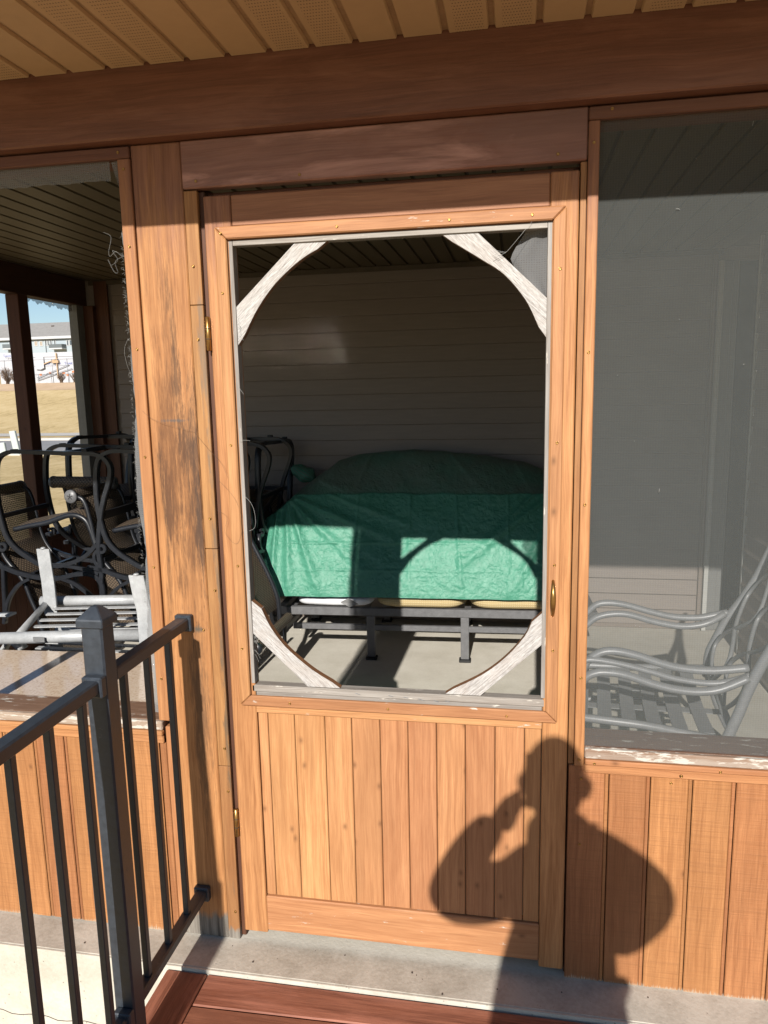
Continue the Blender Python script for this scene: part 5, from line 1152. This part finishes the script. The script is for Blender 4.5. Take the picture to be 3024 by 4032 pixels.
# ------------------------------------------------------------------ the photographer, standing on the deck
def person():
    t = thing('person', 'person in dark jacket and jeans standing on the deck with a raised phone', 'person', (0.08, -2.12, -0.01))
    def skin(name, pts, edges, mat, sub=2, root=0):
        me = bpy.data.meshes.new(name); me.from_pydata([p[:3] for p in pts], edges, [])
        o = link(name, me, mat, t); md = o.modifiers.new('skin', 'SKIN'); md.use_smooth_shade = True
        for i, p in enumerate(pts):
            sv = me.skin_vertices[0].data[i]; r = p[3]; sv.radius = r if isinstance(r, tuple) else (r, r); sv.use_root = (i == root)
        s2 = o.modifiers.new('sub', 'SUBSURF'); s2.levels = sub; s2.render_levels = sub
        return o
    B = [(0.070, -2.08, 0.95, (0.29, 0.16)), (0.082, -2.08, 1.12, (0.285, 0.16)), (0.098, -2.08, 1.24, (0.27, 0.15)), (0.105, -2.07, 1.375, (0.14, 0.12)), (0.074, -2.05, 1.475, 0.062), (0.066, -2.04, 1.54, 0.058),   # 0-5 trunk, neck
         (-0.050, -2.06, 1.325, 0.080), (-0.145, -2.01, 1.265, 0.095), (-0.222, -1.955, 1.205, 0.088), (-0.178, -1.91, 1.295, 0.066), (-0.128, -1.885, 1.375, 0.052), (-0.082, -1.868, 1.425, 0.044),       # 6-11 left arm
         (0.190, -2.08, 1.430, 0.095), (0.268, -2.09, 1.385, 0.088), (0.328, -2.08, 1.330, 0.078), (0.262, -2.03, 1.250, 0.078), (0.205, -2.00, 1.15, 0.07),                                                     # 12-16 right arm
         (-0.02, -2.10, 0.86, (0.105, 0.11)), (-0.03, -2.10, 0.50, 0.078), (-0.04, -2.11, 0.12, 0.058), (0.17, -2.10, 0.86, (0.105, 0.11)), (0.18, -2.09, 0.50, 0.078), (0.19, -2.11, 0.12, 0.058)]
    skin('body', B, [(0, 1), (1, 2), (2, 3), (3, 4), (4, 5), (3, 6), (6, 7), (7, 8), (8, 9), (9, 10), (10, 11), (3, 12), (12, 13), (13, 14), (14, 15), (15, 16), (0, 17), (17, 18), (18, 19), (0, 20), (20, 21), (21, 22)], 'jacket')
    for x0, x1 in ((-0.02, -0.04), (0.17, 0.19)):
        skin('trouser_leg', [(x0 + 0.005, -2.10, 0.86, (0.155, 0.14)), (x0 - 0.005, -2.10, 0.50, 0.105), (x1, -2.11, 0.04, 0.085)], [(0, 1), (1, 2)], 'jeans')
        skin('shoe', [(x1, -2.15, 0.035, (0.045, 0.04)), (x1, -2.06, 0.03, (0.05, 0.035)), (x1, -1.95, 0.022, (0.045, 0.028))], [(0, 1), (1, 2)], 'shoe')
    # head with face
    g = G(); vs = []; nu, nv = 32, 24; hc = Vector((0.061, -2.035, 1.622))
    for i in range(nv + 1):
        ph = -math.pi / 2 + math.pi * i / nv
        for j in range(nu):
            th = 2 * math.pi * j / nu; x = math.cos(ph) * math.cos(th); y = math.cos(ph) * math.sin(th); z = math.sin(ph)
            rx, ry, rz = 0.076, 0.098, 0.118
            if z < 0: rx *= 1 - 0.28 * z * z; ry *= 1 - 0.18 * z * z * (1 if y < 0 else 0.4)
            p = Vector((x * rx, y * ry, z * rz))
            if y > 0.5:
                n_ = max(0, 1 - (abs(x) / 0.16) ** 2) * max(0, 1 - ((z + 0.12) / 0.22) ** 2); p.y += 0.022 * n_
                e_ = max(0, 1 - ((abs(x) - 0.38) / 0.16) ** 2) * max(0, 1 - ((z - 0.06) / 0.14) ** 2); p.y -= 0.010 * e_
                m__ = max(0, 1 - (abs(x) / 0.32) ** 2) * max(0, 1 - ((z + 0.52) / 0.06) ** 2); p.y += 0.005 * m__
            vs.append(hc + p)
    g.add(vs, [(i * nu + j, i * nu + (j + 1) % nu, (i + 1) * nu + (j + 1) % nu, (i + 1) * nu + j) for i in range(nv) for j in range(nu)], True)
    hd_ = g.build('head', 'skin', t)
    for sx in (-1, 1):
        G().lathe([(0.002, -0.006), (0.010, -0.004), (0.010, 0.002), (0.002, 0.006)], (hc.x + sx * 0.028, hc.y + 0.083, hc.z + 0.008), 'y', 12).build('eye', 'white_cloth', hd_)
        G().tube([(hc.x + sx * 0.076, hc.y + 0.0, hc.z + 0.025), (hc.x + sx * 0.088, hc.y - 0.012, hc.z + 0.015), (hc.x + sx * 0.086, hc.y - 0.01, hc.z - 0.01), (hc.x + sx * 0.077, hc.y + 0.002, hc.z - 0.03)], 0.008, 6, True, 3).build('ear', 'skin', hd_)
    G().tube([(hc.x - 0.022, hc.y + 0.089, hc.z - 0.06), (hc.x, hc.y + 0.095, hc.z - 0.059), (hc.x + 0.022, hc.y + 0.089, hc.z - 0.06)], 0.004, 6, True, 3).build('mouth', 'orange_print', hd_)
    g = G(); vs = []
    for i in range(13):
        ph = 0.10 + (math.pi / 2 - 0.10) * i / 12
        for j in range(28):
            th = 2 * math.pi * j / 28; yy = math.sin(th); lift = 0.45 * max(0, yy) * (1 - i / 12)
            p2 = ph + lift; vs.append(hc + Vector((math.cos(p2) * math.cos(th) * 0.083, math.cos(p2) * math.sin(th) * 0.106 - 0.004, math.sin(p2) * 0.127 - 0.02 * max(0, -yy) * (1 - i / 12) * 2)))
    g.add(vs, [(i * 28 + j, i * 28 + (j + 1) % 28, (i + 1) * 28 + (j + 1) % 28, (i + 1) * 28 + j) for i in range(12) for j in range(28)], True)
    g.build('hair', 'hair', t)
    # hands
    def hand(name, palm, fingers):
        pts = [(*p, r) for p, r in palm]; ed = [(i, i + 1) for i in range(len(palm) - 1)]
        for root, ch in fingers:
            k = len(pts); pts += [(*p, r) for p, r in ch]; ed.append((root, k)); ed += [(k + i, k + i + 1) for i in range(len(ch) - 1)]
        skin(name, pts, ed, 'skin', 2, 0)
    hand('hand', [((-0.084, -1.870, 1.395), 0.040), ((-0.062, -1.864, 1.438), (0.042, 0.024)), ((-0.042, -1.860, 1.475), (0.042, 0.02))],
         [(2, [((-0.036, -1.836, 1.482), 0.009), ((-0.020, -1.822, 1.482), 0.008), ((-0.004, -1.820, 1.478), 0.007)]), (2, [((-0.042, -1.836, 1.466), 0.009), ((-0.024, -1.820, 1.463), 0.008), ((-0.006, -1.818, 1.459), 0.007)]),
          (1, [((-0.048, -1.838, 1.446), 0.009), ((-0.028, -1.820, 1.443), 0.008), ((-0.010, -1.818, 1.440), 0.007)]), (1, [((-0.056, -1.842, 1.430), 0.008), ((-0.038, -1.824, 1.426), 0.007), ((-0.020, -1.822, 1.424), 0.006)]),
          (1, [((-0.034, -1.864, 1.455), 0.011), ((-0.016, -1.858, 1.472), 0.009), ((0.002, -1.852, 1.482), 0.008)])])
    hand('hand', [((0.25, -2.02, 1.06), 0.028), ((0.235, -1.99, 1.02), (0.030, 0.018)), ((0.225, -1.975, 0.985), (0.028, 0.016))],
         [(2, [((0.205, -1.965, 0.955), 0.009), ((0.195, -1.965, 0.93), 0.008)]), (2, [((0.222, -1.965, 0.95), 0.009), ((0.214, -1.965, 0.922), 0.008)]), (2, [((0.238, -1.968, 0.953), 0.009), ((0.232, -1.97, 0.927), 0.008)]), (2, [((0.25, -1.975, 0.96), 0.008), ((0.246, -1.978, 0.938), 0.007)]),
          (1, [((0.21, -1.97, 1.02), 0.011), ((0.195, -1.962, 0.995), 0.009)])])
    # phone, standing on its own in the hand
    g = G(); x0, x1, z0, z1 = -0.012, 0.060, -0.135, 0.012
    g.box(x0, x1, 0, 1, z0, z1); vv = []
    for (x, f, z) in g.v: vv.append(CAM + RT * x + UP * z + FW * (-0.004 - 0.008 * (1 - f)))
    g.v = [tuple(v) for v in vv]
    tag(g.build('phone', 'phone', None, 0.003), 'black smartphone held upright in the photographer\'s hand', 'phone')
person()
for o in bpy.data.objects:
    if '_abs' in o.keys(): del o['_abs']
